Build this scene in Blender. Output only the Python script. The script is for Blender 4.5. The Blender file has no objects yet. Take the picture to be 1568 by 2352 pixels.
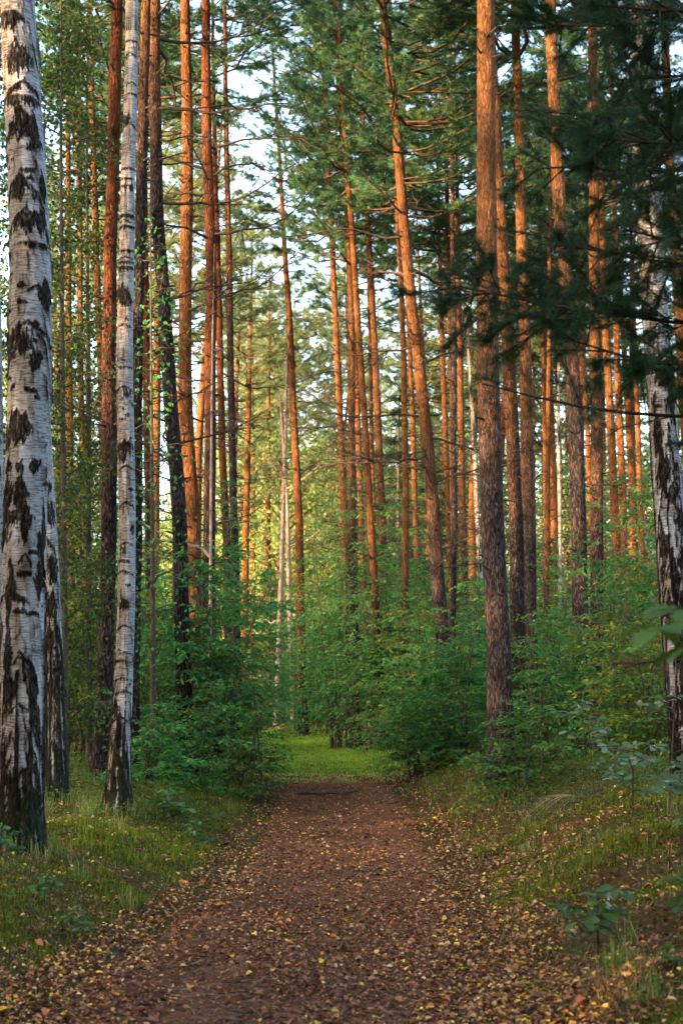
import bpy, math, random
import numpy as np
from mathutils import Vector, Matrix

# ------------------------------------------------------------------ camera, sky, sun, exposure
S = bpy.context.scene
COL = S.collection
PITCH = math.radians(6.7)
EYE = 1.6
FPX = 3266.0                                   # focal length in the units of a 1568 x 2352 picture

cam_d = bpy.data.cameras.new("camera")
cam_d.sensor_fit = 'VERTICAL'
cam_d.sensor_height = 36.0
cam_d.sensor_width = 24.0
cam_d.lens = 50.0
cam_d.clip_start = 0.1
cam_d.clip_end = 3000
cam_d.dof.use_dof = True
cam_d.dof.focus_distance = 14.5
cam_d.dof.aperture_fstop = 3.6
cam = bpy.data.objects.new("camera", cam_d)
COL.objects.link(cam)
cam.location = (0, 0, EYE)
cam.rotation_euler = (math.radians(90) + PITCH, 0, 0)
S.camera = cam

SUN_ELEV = math.radians(12.0)
SUN_H = Vector((0.80, 0.60, 0)).normalized()   # horizontal direction the light travels in
sd = Vector((SUN_H.x * math.cos(SUN_ELEV), SUN_H.y * math.cos(SUN_ELEV), -math.sin(SUN_ELEV)))
sun_d = bpy.data.lights.new("sun", 'SUN')
sun_d.energy = 2.8
sun_d.angle = math.radians(0.5)
sun_d.color = (1.0, 0.64, 0.34)
sun = bpy.data.objects.new("sun", sun_d)
COL.objects.link(sun)
sun.rotation_euler = sd.to_track_quat('-Z', 'Y').to_euler()

W = bpy.data.worlds.new("World")
S.world = W
W.use_nodes = True
wn = W.node_tree
wn.nodes.clear()
sky = wn.nodes.new("ShaderNodeTexSky")
sky.sky_type = 'NISHITA'
sky.sun_disc = False
sky.sun_elevation = SUN_ELEV
sky.sun_rotation = math.atan2(-SUN_H.x, -SUN_H.y)
sky.air_density = 1.0
sky.dust_density = 4.0
sky.ozone_density = 1.0
bgn = wn.nodes.new("ShaderNodeBackground")
bgn.inputs[1].default_value = 0.15
won = wn.nodes.new("ShaderNodeOutputWorld")
wn.links.new(sky.outputs[0], bgn.inputs[0])
wn.links.new(bgn.outputs[0], won.inputs[0])

S.view_settings.view_transform = 'Standard'
S.view_settings.look = 'None'
S.view_settings.exposure = 3.5
S.view_settings.gamma = 1.0
S.render.engine = 'CYCLES'
S.cycles.max_bounces = 5
S.cycles.diffuse_bounces = 2
S.cycles.glossy_bounces = 1
S.cycles.transmission_bounces = 3
S.cycles.transparent_max_bounces = 4
S.cycles.caustics_reflective = False
S.cycles.caustics_refractive = False
S.cycles.sample_clamp_indirect = 4.0

rnd = random.Random(11)
RNG = np.random.default_rng(11)
TAU = math.tau


# ------------------------------------------------------------------ helpers
def nrm(a):
    return a / np.maximum(np.linalg.norm(a, axis=-1, keepdims=True), 1e-9)


def _h(ix, iy, seed):
    v = np.sin(ix * 127.1 + iy * 311.7 + seed * 74.7) * 43758.5453
    return v - np.floor(v)


def vnoise(x, y, seed=0):
    x = np.asarray(x, float); y = np.asarray(y, float)
    ix = np.floor(x); iy = np.floor(y)
    fx = x - ix; fy = y - iy
    fx = fx * fx * (3 - 2 * fx); fy = fy * fy * (3 - 2 * fy)
    a = _h(ix, iy, seed); b = _h(ix + 1, iy, seed); c = _h(ix, iy + 1, seed); d = _h(ix + 1, iy + 1, seed)
    return (a * (1 - fx) + b * fx) * (1 - fy) + (c * (1 - fx) + d * fx) * fy


def fbm(x, y, seed=0, n=4):
    t = 0; a = 0.5
    for k in range(n):
        t = t + a * vnoise(x * 2 ** k, y * 2 ** k, seed + k * 3.1)
        a *= 0.5
    return t


def sstep(a, b, x):
    t = np.clip((x - a) / (b - a), 0, 1)
    return t * t * (3 - 2 * t)


def ray(px, py):
    up = -(py - 1176) / FPX
    return Vector(((px - 784) / FPX, math.cos(PITCH) - math.sin(PITCH) * up, math.sin(PITCH) + math.cos(PITCH) * up))


def at(px, py, d):
    """the point that the view ray through (px, py) meets d metres ahead"""
    r = ray(px, py)
    return Vector((0, 0, EYE)) + r * (d / r.y)


def path_mid(y):
    return np.interp(y, [-10, 0, 6.6, 11.5, 17, 23, 30, 40, 48, 60, 90], [-1.3, -0.85, -0.5, 0.0, 0.02, -0.08, -0.40, -1.7, -4.8, -12, -30])


def path_half(y):
    return np.interp(y, [0, 6, 11, 30, 60], [1.2, 1.08, 0.86, 0.82, 0.9])


def gz(x, y):
    x = np.asarray(x, float); y = np.asarray(y, float)
    e = x - path_mid(y)
    s = np.abs(e) - path_half(y)
    far = np.interp(y, [24, 45], [1.0, 0.55])
    near = np.interp(y, [3, 9], [0.6, 1.0])
    left = 0.40 * sstep(-0.05, 1.5, s)
    right = 0.52 * sstep(-0.05, 1.7, s) * near
    z = np.where(e < 0, left, right) * far
    out = sstep(0.1, 0.9, s)
    z = z + out * (fbm(x * 0.9 + 40, y * 0.9, 3) - 0.47) * 0.28 + out * (fbm(x * 3, y * 3, 8, 3) - 0.44) * 0.13
    z = z + (1 - out) * (fbm(x * 2.2, y * 1.3, 5, 3) - 0.44) * 0.05 - 0.02 * (1 - sstep(-0.6, 0, s))
    # the eroded hollow in the right bank
    z = z - 0.14 * np.exp(-(((x - 2.1) / 0.45) ** 2 + ((y - 14.2) / 0.9) ** 2)) + 0.08 * np.exp(-(((x - 2.35) / 0.5) ** 2 + ((y - 12.4) / 0.8) ** 2))
    return z


def gz1(x, y):
    return float(gz(x, y))


class Acc:
    """collects vertices, polygons, materials and tints for ONE mesh"""
    def __init__(self):
        self.v = []; self.f = []; self.m = []; self.c = []; self.n = 0

    def add(self, v, f, mat=0, tint=None):
        v = np.asarray(v, float).reshape(-1, 3)
        f = np.asarray(f, np.int64)
        if len(f) == 0:
            return
        self.v.append(v)
        self.f.append(f + self.n)
        self.m.append(np.full(len(f), mat, np.int32))
        c = np.ones((len(v), 4))
        if tint is not None:
            c[:, :3] = np.asarray(tint)[..., :3] if np.ndim(tint) > 1 else np.asarray(tint)[:3]
        self.c.append(c)
        self.n += len(v)

    def mesh(self, name, mats, smooth=True, tint=True):
        me = bpy.data.meshes.new(name)
        v = np.concatenate(self.v)
        loops = np.concatenate([f.ravel() for f in self.f]).astype(np.int32)
        tot = np.concatenate([np.full(len(f), f.shape[1], np.int32) for f in self.f])
        st = np.concatenate([[0], np.cumsum(tot)[:-1]]).astype(np.int32)
        me.vertices.add(len(v)); me.loops.add(len(loops)); me.polygons.add(len(tot))
        me.vertices.foreach_set("co", v.astype(np.float32).ravel())
        me.loops.foreach_set("vertex_index", loops)
        me.polygons.foreach_set("loop_start", st)
        me.polygons.foreach_set("loop_total", tot)
        me.polygons.foreach_set("material_index", np.concatenate(self.m))
        me.polygons.foreach_set("use_smooth", np.full(len(tot), smooth))
        for m in mats:
            me.materials.append(m)
        if tint:
            a = me.attributes.new("tint", 'FLOAT_COLOR', 'POINT')
            a.data.foreach_set("color", np.concatenate(self.c).astype(np.float32).ravel())
        me.update(calc_edges=True)
        return me


def link(name, me, parent=None, loc=None):
    o = bpy.data.objects.new(name, me)
    COL.objects.link(o)
    if parent is not None:
        o.parent = parent
    if loc is not None:
        o.location = loc
    return o


def tag(o, label=None, cat=None, group=None, kind=None):
    if label: o['label'] = label
    if cat: o['category'] = cat
    if group: o['group'] = group
    if kind: o['kind'] = kind
    return o


def thing(name, loc, label, cat, group=None, rz=0.0, sc=1.0):
    o = bpy.data.objects.new(name, None)
    o.empty_display_size = 0.3
    COL.objects.link(o)
    o.location = loc
    o.rotation_euler = (0, 0, rz)
    o.scale = (sc, sc, sc)
    return tag(o, label, cat, group)


def tube(acc, pts, rad, sides=8, mat=0, tint=None, bump=0.0, seed=0, cap=False):
    """a tapered tube along a polyline"""
    pts = np.asarray(pts, float); rad = np.asarray(rad, float)
    n = len(pts)
    t = np.gradient(pts, axis=0); t = nrm(t)
    ref = np.tile(np.array([0.0, 1.0, 0.0]), (n, 1))
    ref[np.abs(t[:, 1]) > 0.9] = (1, 0, 0)
    a = nrm(np.cross(ref, t)); b = np.cross(t, a)
    ang = np.linspace(0, TAU, sides, endpoint=False)
    r = rad[:, None] * np.ones((1, sides))
    if bump:
        cu = np.cos(ang)[None, :]; su = np.sin(ang)[None, :]
        ln = np.concatenate([[0], np.cumsum(np.linalg.norm(np.diff(pts, axis=0), axis=1))])[:, None]
        r = r * (1 + bump * ((fbm(cu * 1.7 + 9 + ln * 0.5, su * 1.7 + ln * 0.9, seed, 3) - 0.44) * 2.2))
    v = pts[:, None, :] + r[..., None] * (np.cos(ang)[None, :, None] * a[:, None, :] + np.sin(ang)[None, :, None] * b[:, None, :])
    i = np.arange(n - 1)[:, None] * sides; j = np.arange(sides)[None, :]; k = (j + 1) % sides
    f = np.stack([i + j, i + k, i + sides + k, i + sides + j], -1).reshape(-1, 4)
    acc.add(v.reshape(-1, 3), f, mat, tint)


def sticks(acc, p0, p1, r0, r1, mat=0, tint=None):
    """many straight three-sided twigs at once"""
    p0 = np.asarray(p0, float).reshape(-1, 3); p1 = np.asarray(p1, float).reshape(-1, 3)
    n = len(p0)
    if n == 0:
        return
    r0 = np.broadcast_to(r0, n)[:, None]; r1 = np.broadcast_to(r1, n)[:, None]
    t = nrm(p1 - p0)
    ref = np.where(np.abs(t[:, 2:3]) > 0.9, np.array([[1.0, 0, 0]]), np.array([[0, 0, 1.0]]))
    a = nrm(np.cross(ref, t)); b = np.cross(t, a)
    vs = []
    for p, r in ((p0, r0), (p1, r1)):
        for k in range(3):
            q = TAU * k / 3
            vs.append(p + r * (math.cos(q) * a + math.sin(q) * b))
    v = np.stack(vs, 1)
    base = (np.arange(n) * 6)[:, None, None]
    f = np.array([[0, 1, 4, 3], [1, 2, 5, 4], [2, 0, 3, 5]])[None] + base
    tt = None
    if tint is not None and np.ndim(tint) > 1:
        tt = np.repeat(tint, 6, axis=0)
    elif tint is not None:
        tt = tint
    acc.add(v.reshape(-1, 3), f.reshape(-1, 4), mat, tt)


def leaves(acc, p, d, up, L, Wd, mat=0, tint=None, simple=False, fold=0.18, droop=0.15):
    """many ovate leaves: base p, direction d, face normal about up"""
    p = np.asarray(p, float); n = len(p)
    if n == 0:
        return
    d = nrm(d); side = nrm(np.cross(d, up)); nn = np.cross(side, d)
    L = np.broadcast_to(L, n)[:, None]; Wd = np.broadcast_to(Wd, n)[:, None]
    if simple:
        v = np.stack([p, p + d * L * .5 + side * Wd * .5 + nn * L * fold * .4, p + d * L - nn * L * droop, p + d * L * .5 - side * Wd * .5 + nn * L * fold * .4], 1)
        f = np.array([[0, 1, 2, 3]])[None] + (np.arange(n) * 4)[:, None, None]
        k = 4
    else:
        v = np.stack([p,
                      p + d * L * .3 + side * Wd * .48 + nn * Wd * fold, p + d * L * .68 + side * Wd * .38 + nn * (Wd * fold - L * droop * .5),
                      p + d * L - nn * L * droop,
                      p + d * L * .68 - side * Wd * .38 + nn * (Wd * fold - L * droop * .5), p + d * L * .3 - side * Wd * .48 + nn * Wd * fold], 1)
        f = np.array([[0, 1, 2, 3], [0, 3, 4, 5]])[None] + (np.arange(n) * 6)[:, None, None]
        k = 6
    tt = None
    if tint is not None:
        tt = np.repeat(tint, k, axis=0) if np.ndim(tint) > 1 else tint
    acc.add(v.reshape(-1, 3), f.reshape(-1, f.shape[-1]), mat, tt)


def needles(acc, p, d, L, wd, k, spread, mat, tint, rng):
    """tufts of k thin needles at p around direction d"""
    n = len(p)
    if n == 0:
        return
    pp = np.repeat(p, k, 0); dd = nrm(np.repeat(nrm(d), k, 0) + rng.normal(0, spread, (n * k, 3)))
    LL = (np.repeat(np.broadcast_to(L, n), k) * rng.uniform(.65, 1.15, n * k))[:, None]
    pp = pp + rng.normal(0, 0.02, (n * k, 3)) * np.minimum(1, LL * 8)
    side = nrm(np.cross(dd, rng.normal(0, 1, (n * k, 3)))) * wd * .5
    v = np.stack([pp - side, pp + side, pp + dd * LL], 1)
    f = np.array([[0, 1, 2]]) + (np.arange(n * k) * 3)[:, None]
    tt = np.repeat(np.repeat(tint, k, 0), 3, 0) if np.ndim(tint) > 1 else tint
    acc.add(v.reshape(-1, 3), f, mat, tt)


def pal(rng, n, cols, jit=0.15):
    cols = np.asarray(cols, float)
    c = cols[rng.integers(0, len(cols), n)]
    return np.clip(c * rng.uniform(1 - jit, 1 + jit, (n, 1)) * rng.uniform(1 - jit * .4, 1 + jit * .4, (n, 3)), 0, 1)


# ------------------------------------------------------------------ materials
def mat_new(name):
    m = bpy.data.materials.new(name)
    m.use_nodes = True
    nt = m.node_tree
    nt.nodes.clear()
    out = nt.nodes.new("ShaderNodeOutputMaterial")
    return m, nt, out


def N(nt, t, **kw):
    n = nt.nodes.new(t)
    for k, v in kw.items():
        if k == 'inp':
            for kk, vv in v.items():
                n.inputs[kk].default_value = vv
        else:
            setattr(n, k, v)
    return n


def ramp(nt, fac, stops):
    r = nt.nodes.new("ShaderNodeValToRGB")
    els = r.color_ramp.elements
    while len(els) < len(stops):
        els.new(0.5)
    for e, (p, c) in zip(els, stops):
        e.position = p
        e.color = (*c, 1) if len(c) == 3 else c
    nt.links.new(fac, r.inputs[0])
    return r


def leaf_material(name, trans=0.35, rough=0.5, gain=1.0, vary=0.25, spec=0.06):
    m, nt, out = mat_new(name)
    at_ = N(nt, "ShaderNodeAttribute", attribute_name="tint")
    oi = N(nt, "ShaderNodeObjectInfo")
    mr = N(nt, "ShaderNodeMapRange", inp={3: gain * (1 - vary), 4: gain * (1 + vary)})
    nt.links.new(oi.outputs['Random'], mr.inputs[0])
    hr = N(nt, "ShaderNodeMapRange", inp={3: 0.515, 4: 0.47})
    sh_ = N(nt, "ShaderNodeMath", operation='FRACT'); s7 = N(nt, "ShaderNodeMath", operation='MULTIPLY', inp={1: 7.3}); nt.links.new(oi.outputs['Random'], s7.inputs[0]); nt.links.new(s7.outputs[0], sh_.inputs[0]); nt.links.new(sh_.outputs[0], hr.inputs[0])
    hv0 = N(nt, "ShaderNodeHueSaturation"); nt.links.new(at_.outputs['Color'], hv0.inputs['Color'])
    if vary > 0.05: nt.links.new(hr.outputs[0], hv0.inputs['Hue'])
    mul = N(nt, "ShaderNodeVectorMath", operation='SCALE')
    nt.links.new(hv0.outputs[0], mul.inputs[0]); nt.links.new(mr.outputs[0], mul.inputs['Scale'])
    b = N(nt, "ShaderNodeBsdfPrincipled", inp={'Roughness': rough, 'Specular IOR Level': spec})
    t = N(nt, "ShaderNodeBsdfTranslucent")
    hs = N(nt, "ShaderNodeHueSaturation", inp={'Hue': 0.485, 'Saturation': 1.1, 'Value': 1.35})
    nt.links.new(mul.outputs[0], hs.inputs['Color'])
    nt.links.new(mul.outputs[0], b.inputs['Base Color'])
    nt.links.new(hs.outputs[0], t.inputs[0])
    mx = N(nt, "ShaderNodeMixShader", inp={0: trans})
    nt.links.new(b.outputs[0], mx.inputs[1]); nt.links.new(t.outputs[0], mx.inputs[2])
    nt.links.new(mx.outputs[0], out.inputs[0])
    return m


def simple_tint(name, rough=0.8, spec=0.2):
    m, nt, out = mat_new(name)
    at_ = N(nt, "ShaderNodeAttribute", attribute_name="tint")
    b = N(nt, "ShaderNodeBsdfPrincipled", inp={'Roughness': rough, 'Specular IOR Level': spec})
    nt.links.new(at_.outputs['Color'], b.inputs['Base Color'])
    nt.links.new(b.outputs[0], out.inputs[0])
    return m


def pine_bark(name, lo=3.0, hi=7.0, grey=(0.075, 0.056, 0.052), orange=(0.175, 0.079, 0.034)):
    m, nt, out = mat_new(name)
    tc = N(nt, "ShaderNodeTexCoord")
    oi = N(nt, "ShaderNodeObjectInfo")
    mp = N(nt, "ShaderNodeMapping", inp={'Scale': (1, 1, 0.22)})
    nt.links.new(tc.outputs['Object'], mp.inputs[0])
    off = N(nt, "ShaderNodeVectorMath", operation='ADD')
    nt.links.new(mp.outputs[0], off.inputs[0])
    rs = N(nt, "ShaderNodeVectorMath", operation='SCALE', inp={'Scale': 31.0})
    nt.links.new(oi.outputs['Random'], rs.inputs[0])
    nt.links.new(rs.outputs[0], off.inputs[1])
    warp = N(nt, "ShaderNodeTexNoise", inp={'Scale': 16.0, 'Detail': 5.0})
    nt.links.new(off.outputs[0], warp.inputs['Vector'])
    wv = N(nt, "ShaderNodeMix", data_type='VECTOR', inp={0: 0.10})
    nt.links.new(off.outputs[0], wv.inputs[4]); nt.links.new(warp.outputs['Color'], wv.inputs[5])
    vo = N(nt, "ShaderNodeTexVoronoi", feature='DISTANCE_TO_EDGE', inp={'Scale': 38.0})
    nt.links.new(wv.outputs[1], vo.inputs['Vector'])
    vc = N(nt, "ShaderNodeTexVoronoi", inp={'Scale': 38.0})
    nt.links.new(wv.outputs[1], vc.inputs['Vector'])
    fine = N(nt, "ShaderNodeTexNoise", inp={'Scale': 60.0, 'Detail': 6.0, 'Roughness': 0.65})
    nt.links.new(off.outputs[0], fine.inputs['Vector'])
    big = N(nt, "ShaderNodeTexNoise", inp={'Scale': 2.2, 'Detail': 5.0, 'Roughness': 0.6})
    nt.links.new(tc.outputs['Object'], big.inputs['Vector'])
    # height at which the flaky orange bark begins
    sx = N(nt, "ShaderNodeSeparateXYZ")
    nt.links.new(tc.outputs['Object'], sx.inputs[0])
    bz = N(nt, "ShaderNodeMath", operation='MULTIPLY_ADD', inp={1: 4.5, 2: -2.2})
    nt.links.new(big.outputs[0], bz.inputs[0])
    rz = N(nt, "ShaderNodeMath", operation='MULTIPLY_ADD', inp={1: 2.0, 2: -1.0})
    nt.links.new(oi.outputs['Random'], rz.inputs[0])
    a1 = N(nt, "ShaderNodeMath", operation='ADD'); nt.links.new(sx.outputs[2], a1.inputs[0]); nt.links.new(bz.outputs[0], a1.inputs[1])
    a2 = N(nt, "ShaderNodeMath", operation='ADD'); nt.links.new(a1.outputs[0], a2.inputs[0]); nt.links.new(rz.outputs[0], a2.inputs[1])
    mr = N(nt, "ShaderNodeMapRange", interpolation_type='SMOOTHSTEP', inp={1: lo, 2: hi})
    nt.links.new(a2.outputs[0], mr.inputs[0])
    g2 = tuple(c * 1.9 for c in grey); g0 = tuple(c * 0.14 for c in grey)
    cg = ramp(nt, vo.outputs['Distance'], [(0.0, g0), (0.12, tuple(c * .7 for c in grey)), (0.45, g2)])
    o0 = tuple(c * 0.33 for c in orange); o2 = (min(1, orange[0] * 1.25), orange[1] * 1.45, orange[2] * 1.6)
    co = ramp(nt, vo.outputs['Distance'], [(0.0, o0), (0.07, tuple(c * .8 for c in orange)), (0.3, orange), (0.6, o2)])
    mc = N(nt, "ShaderNodeMix", data_type='RGBA')
    nt.links.new(mr.outputs[0], mc.inputs[0]); nt.links.new(cg.outputs[0], mc.inputs[6]); nt.links.new(co.outputs[0], mc.inputs[7])
    # plate to plate and fine variation
    hv = N(nt, "ShaderNodeHueSaturation")
    pv = N(nt, "ShaderNodeMapRange", inp={3: 0.62, 4: 1.35}); nt.links.new(vc.outputs['Color'], pv.inputs[0])
    fv = N(nt, "ShaderNodeMapRange", inp={1: 0.3, 2: 0.7, 3: 0.35, 4: 1.55}); nt.links.new(fine.outputs[0], fv.inputs[0])
    mv = N(nt, "ShaderNodeMath", operation='MULTIPLY'); nt.links.new(pv.outputs[0], mv.inputs[0]); nt.links.new(fv.outputs[0], mv.inputs[1])
    bv = N(nt, "ShaderNodeMapRange", inp={1: 0.35, 2: 0.62, 3: 0.55, 4: 1.15}); nt.links.new(big.outputs[0], bv.inputs[0])
    mv2 = N(nt, "ShaderNodeMath", operation='MULTIPLY'); nt.links.new(mv.outputs[0], mv2.inputs[0]); nt.links.new(bv.outputs[0], mv2.inputs[1])
    ov = N(nt, "ShaderNodeMath", operation='MULTIPLY', inp={1: 5.7}); nt.links.new(oi.outputs['Random'], ov.inputs[0])
    of = N(nt, "ShaderNodeMath", operation='FRACT'); nt.links.new(ov.outputs[0], of.inputs[0])
    om = N(nt, "ShaderNodeMapRange", inp={3: 0.62, 4: 1.15}); nt.links.new(of.outputs[0], om.inputs[0])
    mv3 = N(nt, "ShaderNodeMath", operation='MULTIPLY'); nt.links.new(mv2.outputs[0], mv3.inputs[0]); nt.links.new(om.outputs[0], mv3.inputs[1])
    nt.links.new(mv3.outputs[0], hv.inputs['Value']); nt.links.new(mc.outputs[2], hv.inputs['Color'])
    b = N(nt, "ShaderNodeBsdfPrincipled", inp={'Roughness': 0.9, 'Specular IOR Level': 0.03})
    nt.links.new(hv.outputs[0], b.inputs['Base Color'])
    hsum = N(nt, "ShaderNodeMath", operation='MULTIPLY_ADD', inp={1: 2.2}); nt.links.new(vo.outputs['Distance'], hsum.inputs[0]); nt.links.new(fine.outputs[0], hsum.inputs[2])
    bp = N(nt, "ShaderNodeBump", inp={'Strength': 0.9, 'Distance': 0.02})
    nt.links.new(hsum.outputs[0], bp.inputs['Height']); nt.links.new(bp.outputs[0], b.inputs['Normal'])
    nt.links.new(b.outputs[0], out.inputs[0])
    return m


def birch_bark(name, white=(0.30, 0.31, 0.335), hi_freq=110.0):  # white tinted slightly blue, standing in for skylight on the bark
    """white papery bark with fine dashes; the dark scars come from the mesh's own 'tint' marks (1 = black corky bark)"""
    m, nt, out = mat_new(name)
    tc = N(nt, "ShaderNodeTexCoord")
    mp = N(nt, "ShaderNodeMapping", inp={'Scale': (15, 15, hi_freq)})
    nt.links.new(tc.outputs['Object'], mp.inputs[0])
    dash = N(nt, "ShaderNodeTexNoise", inp={'Scale': 1.0, 'Detail': 3.0, 'Roughness': 0.6})
    nt.links.new(mp.outputs[0], dash.inputs['Vector'])
    mp2 = N(nt, "ShaderNodeMapping", inp={'Scale': (3, 3, 6)})
    nt.links.new(tc.outputs['Object'], mp2.inputs[0])
    blot = N(nt, "ShaderNodeTexNoise", inp={'Scale': 1.0, 'Detail': 6.0, 'Roughness': 0.65})
    nt.links.new(mp2.outputs[0], blot.inputs['Vector'])
    mp3 = N(nt, "ShaderNodeMapping", inp={'Scale': (60, 60, 22)})
    nt.links.new(tc.outputs['Object'], mp3.inputs[0])
    cork = N(nt, "ShaderNodeTexNoise", inp={'Scale': 1.0, 'Detail': 5.0, 'Roughness': 0.7})
    nt.links.new(mp3.outputs[0], cork.inputs['Vector'])
    # dashes: denser where the blotch noise is high
    sub = N(nt, "ShaderNodeMath", operation='MULTIPLY_ADD', inp={1: 0.34}); nt.links.new(blot.outputs[0], sub.inputs[0]); nt.links.new(dash.outputs[0], sub.inputs[2])
    dr = N(nt, "ShaderNodeMapRange", inp={1: 0.63, 2: 0.80, 3: 0.0, 4: 0.75}); nt.links.new(sub.outputs[0], dr.inputs[0])
    wcol = ramp(nt, blot.outputs[0], [(0.3, (white[0] * 1.08, white[1] * 1.07, white[2] * 1.07)), (0.55, white), (0.72, (white[0] * .62, white[1] * .55, white[2] * .47))])
    mc = N(nt, "ShaderNodeMix", data_type='RGBA', inp={7: (0.035, 0.03, 0.026, 1)})
    nt.links.new(dr.outputs[0], mc.inputs[0]); nt.links.new(wcol.outputs[0], mc.inputs[6])
    ccol = ramp(nt, cork.outputs[0], [(0.36, (0.002, 0.002, 0.002)), (0.50, (0.012, 0.010, 0.009)), (0.61, (0.05, 0.041, 0.036)), (0.74, (0.13, 0.108, 0.095))])
    at_ = N(nt, "ShaderNodeAttribute", attribute_name="tint")
    sep = N(nt, "ShaderNodeSeparateColor"); nt.links.new(at_.outputs['Color'], sep.inputs[0])
    m2 = N(nt, "ShaderNodeMix", data_type='RGBA')
    nt.links.new(sep.outputs[0], m2.inputs[0]); nt.links.new(mc.outputs[2], m2.inputs[6]); nt.links.new(ccol.outputs[0], m2.inputs[7])
    m3 = N(nt, "ShaderNodeMix", data_type='RGBA', inp={7: (0.016, 0.032, 0.016, 1)})   # green algae at the foot
    nt.links.new(sep.outputs[1], m3.inputs[0]); nt.links.new(m2.outputs[2], m3.inputs[6])
    m4 = N(nt, "ShaderNodeMix", data_type='RGBA', blend_type='MULTIPLY', inp={7: (0.50, 0.37, 0.25, 1)})   # brown tint, strongest on the trunk's left side
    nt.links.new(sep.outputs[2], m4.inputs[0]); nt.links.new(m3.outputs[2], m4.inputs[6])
    b = N(nt, "ShaderNodeBsdfPrincipled", inp={'Roughness': 0.8, 'Specular IOR Level': 0.04})
    nt.links.new(m4.outputs[2], b.inputs['Base Color'])
    hm = N(nt, "ShaderNodeMath", operation='MULTIPLY'); nt.links.new(cork.outputs[0], hm.inputs[0]); nt.links.new(sep.outputs[0], hm.inputs[1])
    ha = N(nt, "ShaderNodeMath", operation='MULTIPLY_ADD', inp={1: 0.12}); nt.links.new(dash.outputs[0], ha.inputs[0]); nt.links.new(hm.outputs[0], ha.inputs[2])
    bp = N(nt, "ShaderNodeBump", inp={'Strength': 0.8, 'Distance': 0.015})
    nt.links.new(ha.outputs[0], bp.inputs['Height']); nt.links.new(bp.outputs[0], b.inputs['Normal'])
    nt.links.new(b.outputs[0], out.inputs[0])
    return m


def wood_material(name, c0, c1, scale=14):
    m, nt, out = mat_new(name)
    tc = N(nt, "ShaderNodeTexCoord")
    no = N(nt, "ShaderNodeTexNoise", inp={'Scale': scale, 'Detail': 5.0, 'Roughness': 0.65})
    nt.links.new(tc.outputs['Object'], no.inputs['Vector'])
    r = ramp(nt, no.outputs[0], [(0.3, c0), (0.7, c1)])
    b = N(nt, "ShaderNodeBsdfPrincipled", inp={'Roughness': 0.9, 'Specular IOR Level': 0.03})
    nt.links.new(r.outputs[0], b.inputs['Base Color'])
    bp = N(nt, "ShaderNodeBump", inp={'Strength': 0.5, 'Distance': 0.01})
    nt.links.new(no.outputs[0], bp.inputs['Height']); nt.links.new(bp.outputs[0], b.inputs['Normal'])
    nt.links.new(b.outputs[0], out.inputs[0])
    return m


def soil_material(name, kind):
    m, nt, out = mat_new(name)
    tc = N(nt, "ShaderNodeTexCoord")
    n1 = N(nt, "ShaderNodeTexNoise", inp={'Scale': 1.1, 'Detail': 6.0, 'Roughness': 0.6})
    n2 = N(nt, "ShaderNodeTexNoise", inp={'Scale': 28.0, 'Detail': 6.0, 'Roughness': 0.7})
    n3 = N(nt, "ShaderNodeTexVoronoi", inp={'Scale': 55.0, 'Randomness': 1.0})
    for n in (n1, n2, n3):
        nt.links.new(tc.outputs['Object'], n.inputs['Vector'])
    if kind == 'path':
        r = ramp(nt, n2.outputs[0], [(0.28, (0.035, 0.016, 0.009)), (0.5, (0.13, 0.058, 0.028)), (0.75, (0.27, 0.135, 0.07))])
        r1 = ramp(nt, n1.outputs[0], [(0.35, (0.75, 0.72, 0.75)), (0.65, (1.25, 1.2, 1.15))])
    else:
        r = ramp(nt, n2.outputs[0], [(0.28, (0.020, 0.018, 0.010)), (0.5, (0.060, 0.047, 0.022)), (0.75, (0.13, 0.095, 0.05))])
        r1 = ramp(nt, n1.outputs[0], [(0.38, (1.15, 0.82, 0.65)), (0.6, (0.9, 1.0, 0.6))])
    mx = N(nt, "ShaderNodeMix", data_type='RGBA', blend_type='MULTIPLY', inp={0: 1.0})
    nt.links.new(r.outputs[0], mx.inputs[6]); nt.links.new(r1.outputs[0], mx.inputs[7])
    b = N(nt, "ShaderNodeBsdfPrincipled", inp={'Roughness': 1.0, 'Specular IOR Level': 0.02})
    nt.links.new(mx.outputs[2], b.inputs['Base Color'])
    ad = N(nt, "ShaderNodeMath", operation='MULTIPLY_ADD', inp={1: 0.6}); nt.links.new(n3.outputs['Distance'], ad.inputs[0]); nt.links.new(n2.outputs[0], ad.inputs[2])
    bp = N(nt, "ShaderNodeBump", inp={'Strength': 0.9, 'Distance': 0.03})
    nt.links.new(ad.outputs[0], bp.inputs['Height']); nt.links.new(bp.outputs[0], b.inputs['Normal'])
    nt.links.new(b.outputs[0], out.inputs[0])
    return m


M_PINE = pine_bark("pine bark", 3.4, 7.4)
M_PINE_DARK = pine_bark("grey pine bark", 7.5, 13.0, grey=(0.045, 0.036, 0.036))
M_PINE_RED = pine_bark("orange pine bark", 0.6, 3.4, orange=(0.20, 0.084, 0.033))
M_PINE_DEEP = pine_bark("deep red pine bark", 3.0, 7.0, grey=(0.05, 0.036, 0.034), orange=(0.115, 0.040, 0.019))
M_BIRCH = birch_bark("birch bark")
M_BIRCH_FAR = birch_bark("grey birch bark", (0.26, 0.25, 0.24), 40.0)
M_PALE = wood_material("bleached wood", (0.12, 0.08, 0.065), (0.36, 0.27, 0.23), 9)
M_TWIG = wood_material("dead twig wood", (0.022, 0.016, 0.013), (0.07, 0.052, 0.042), 20)
M_STEM = wood_material("shrub stem bark", (0.035, 0.028, 0.02), (0.10, 0.08, 0.06), 25)
M_LIMB = wood_material("pine limb bark", (0.03, 0.021, 0.016), (0.10, 0.058, 0.036), 14)
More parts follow.
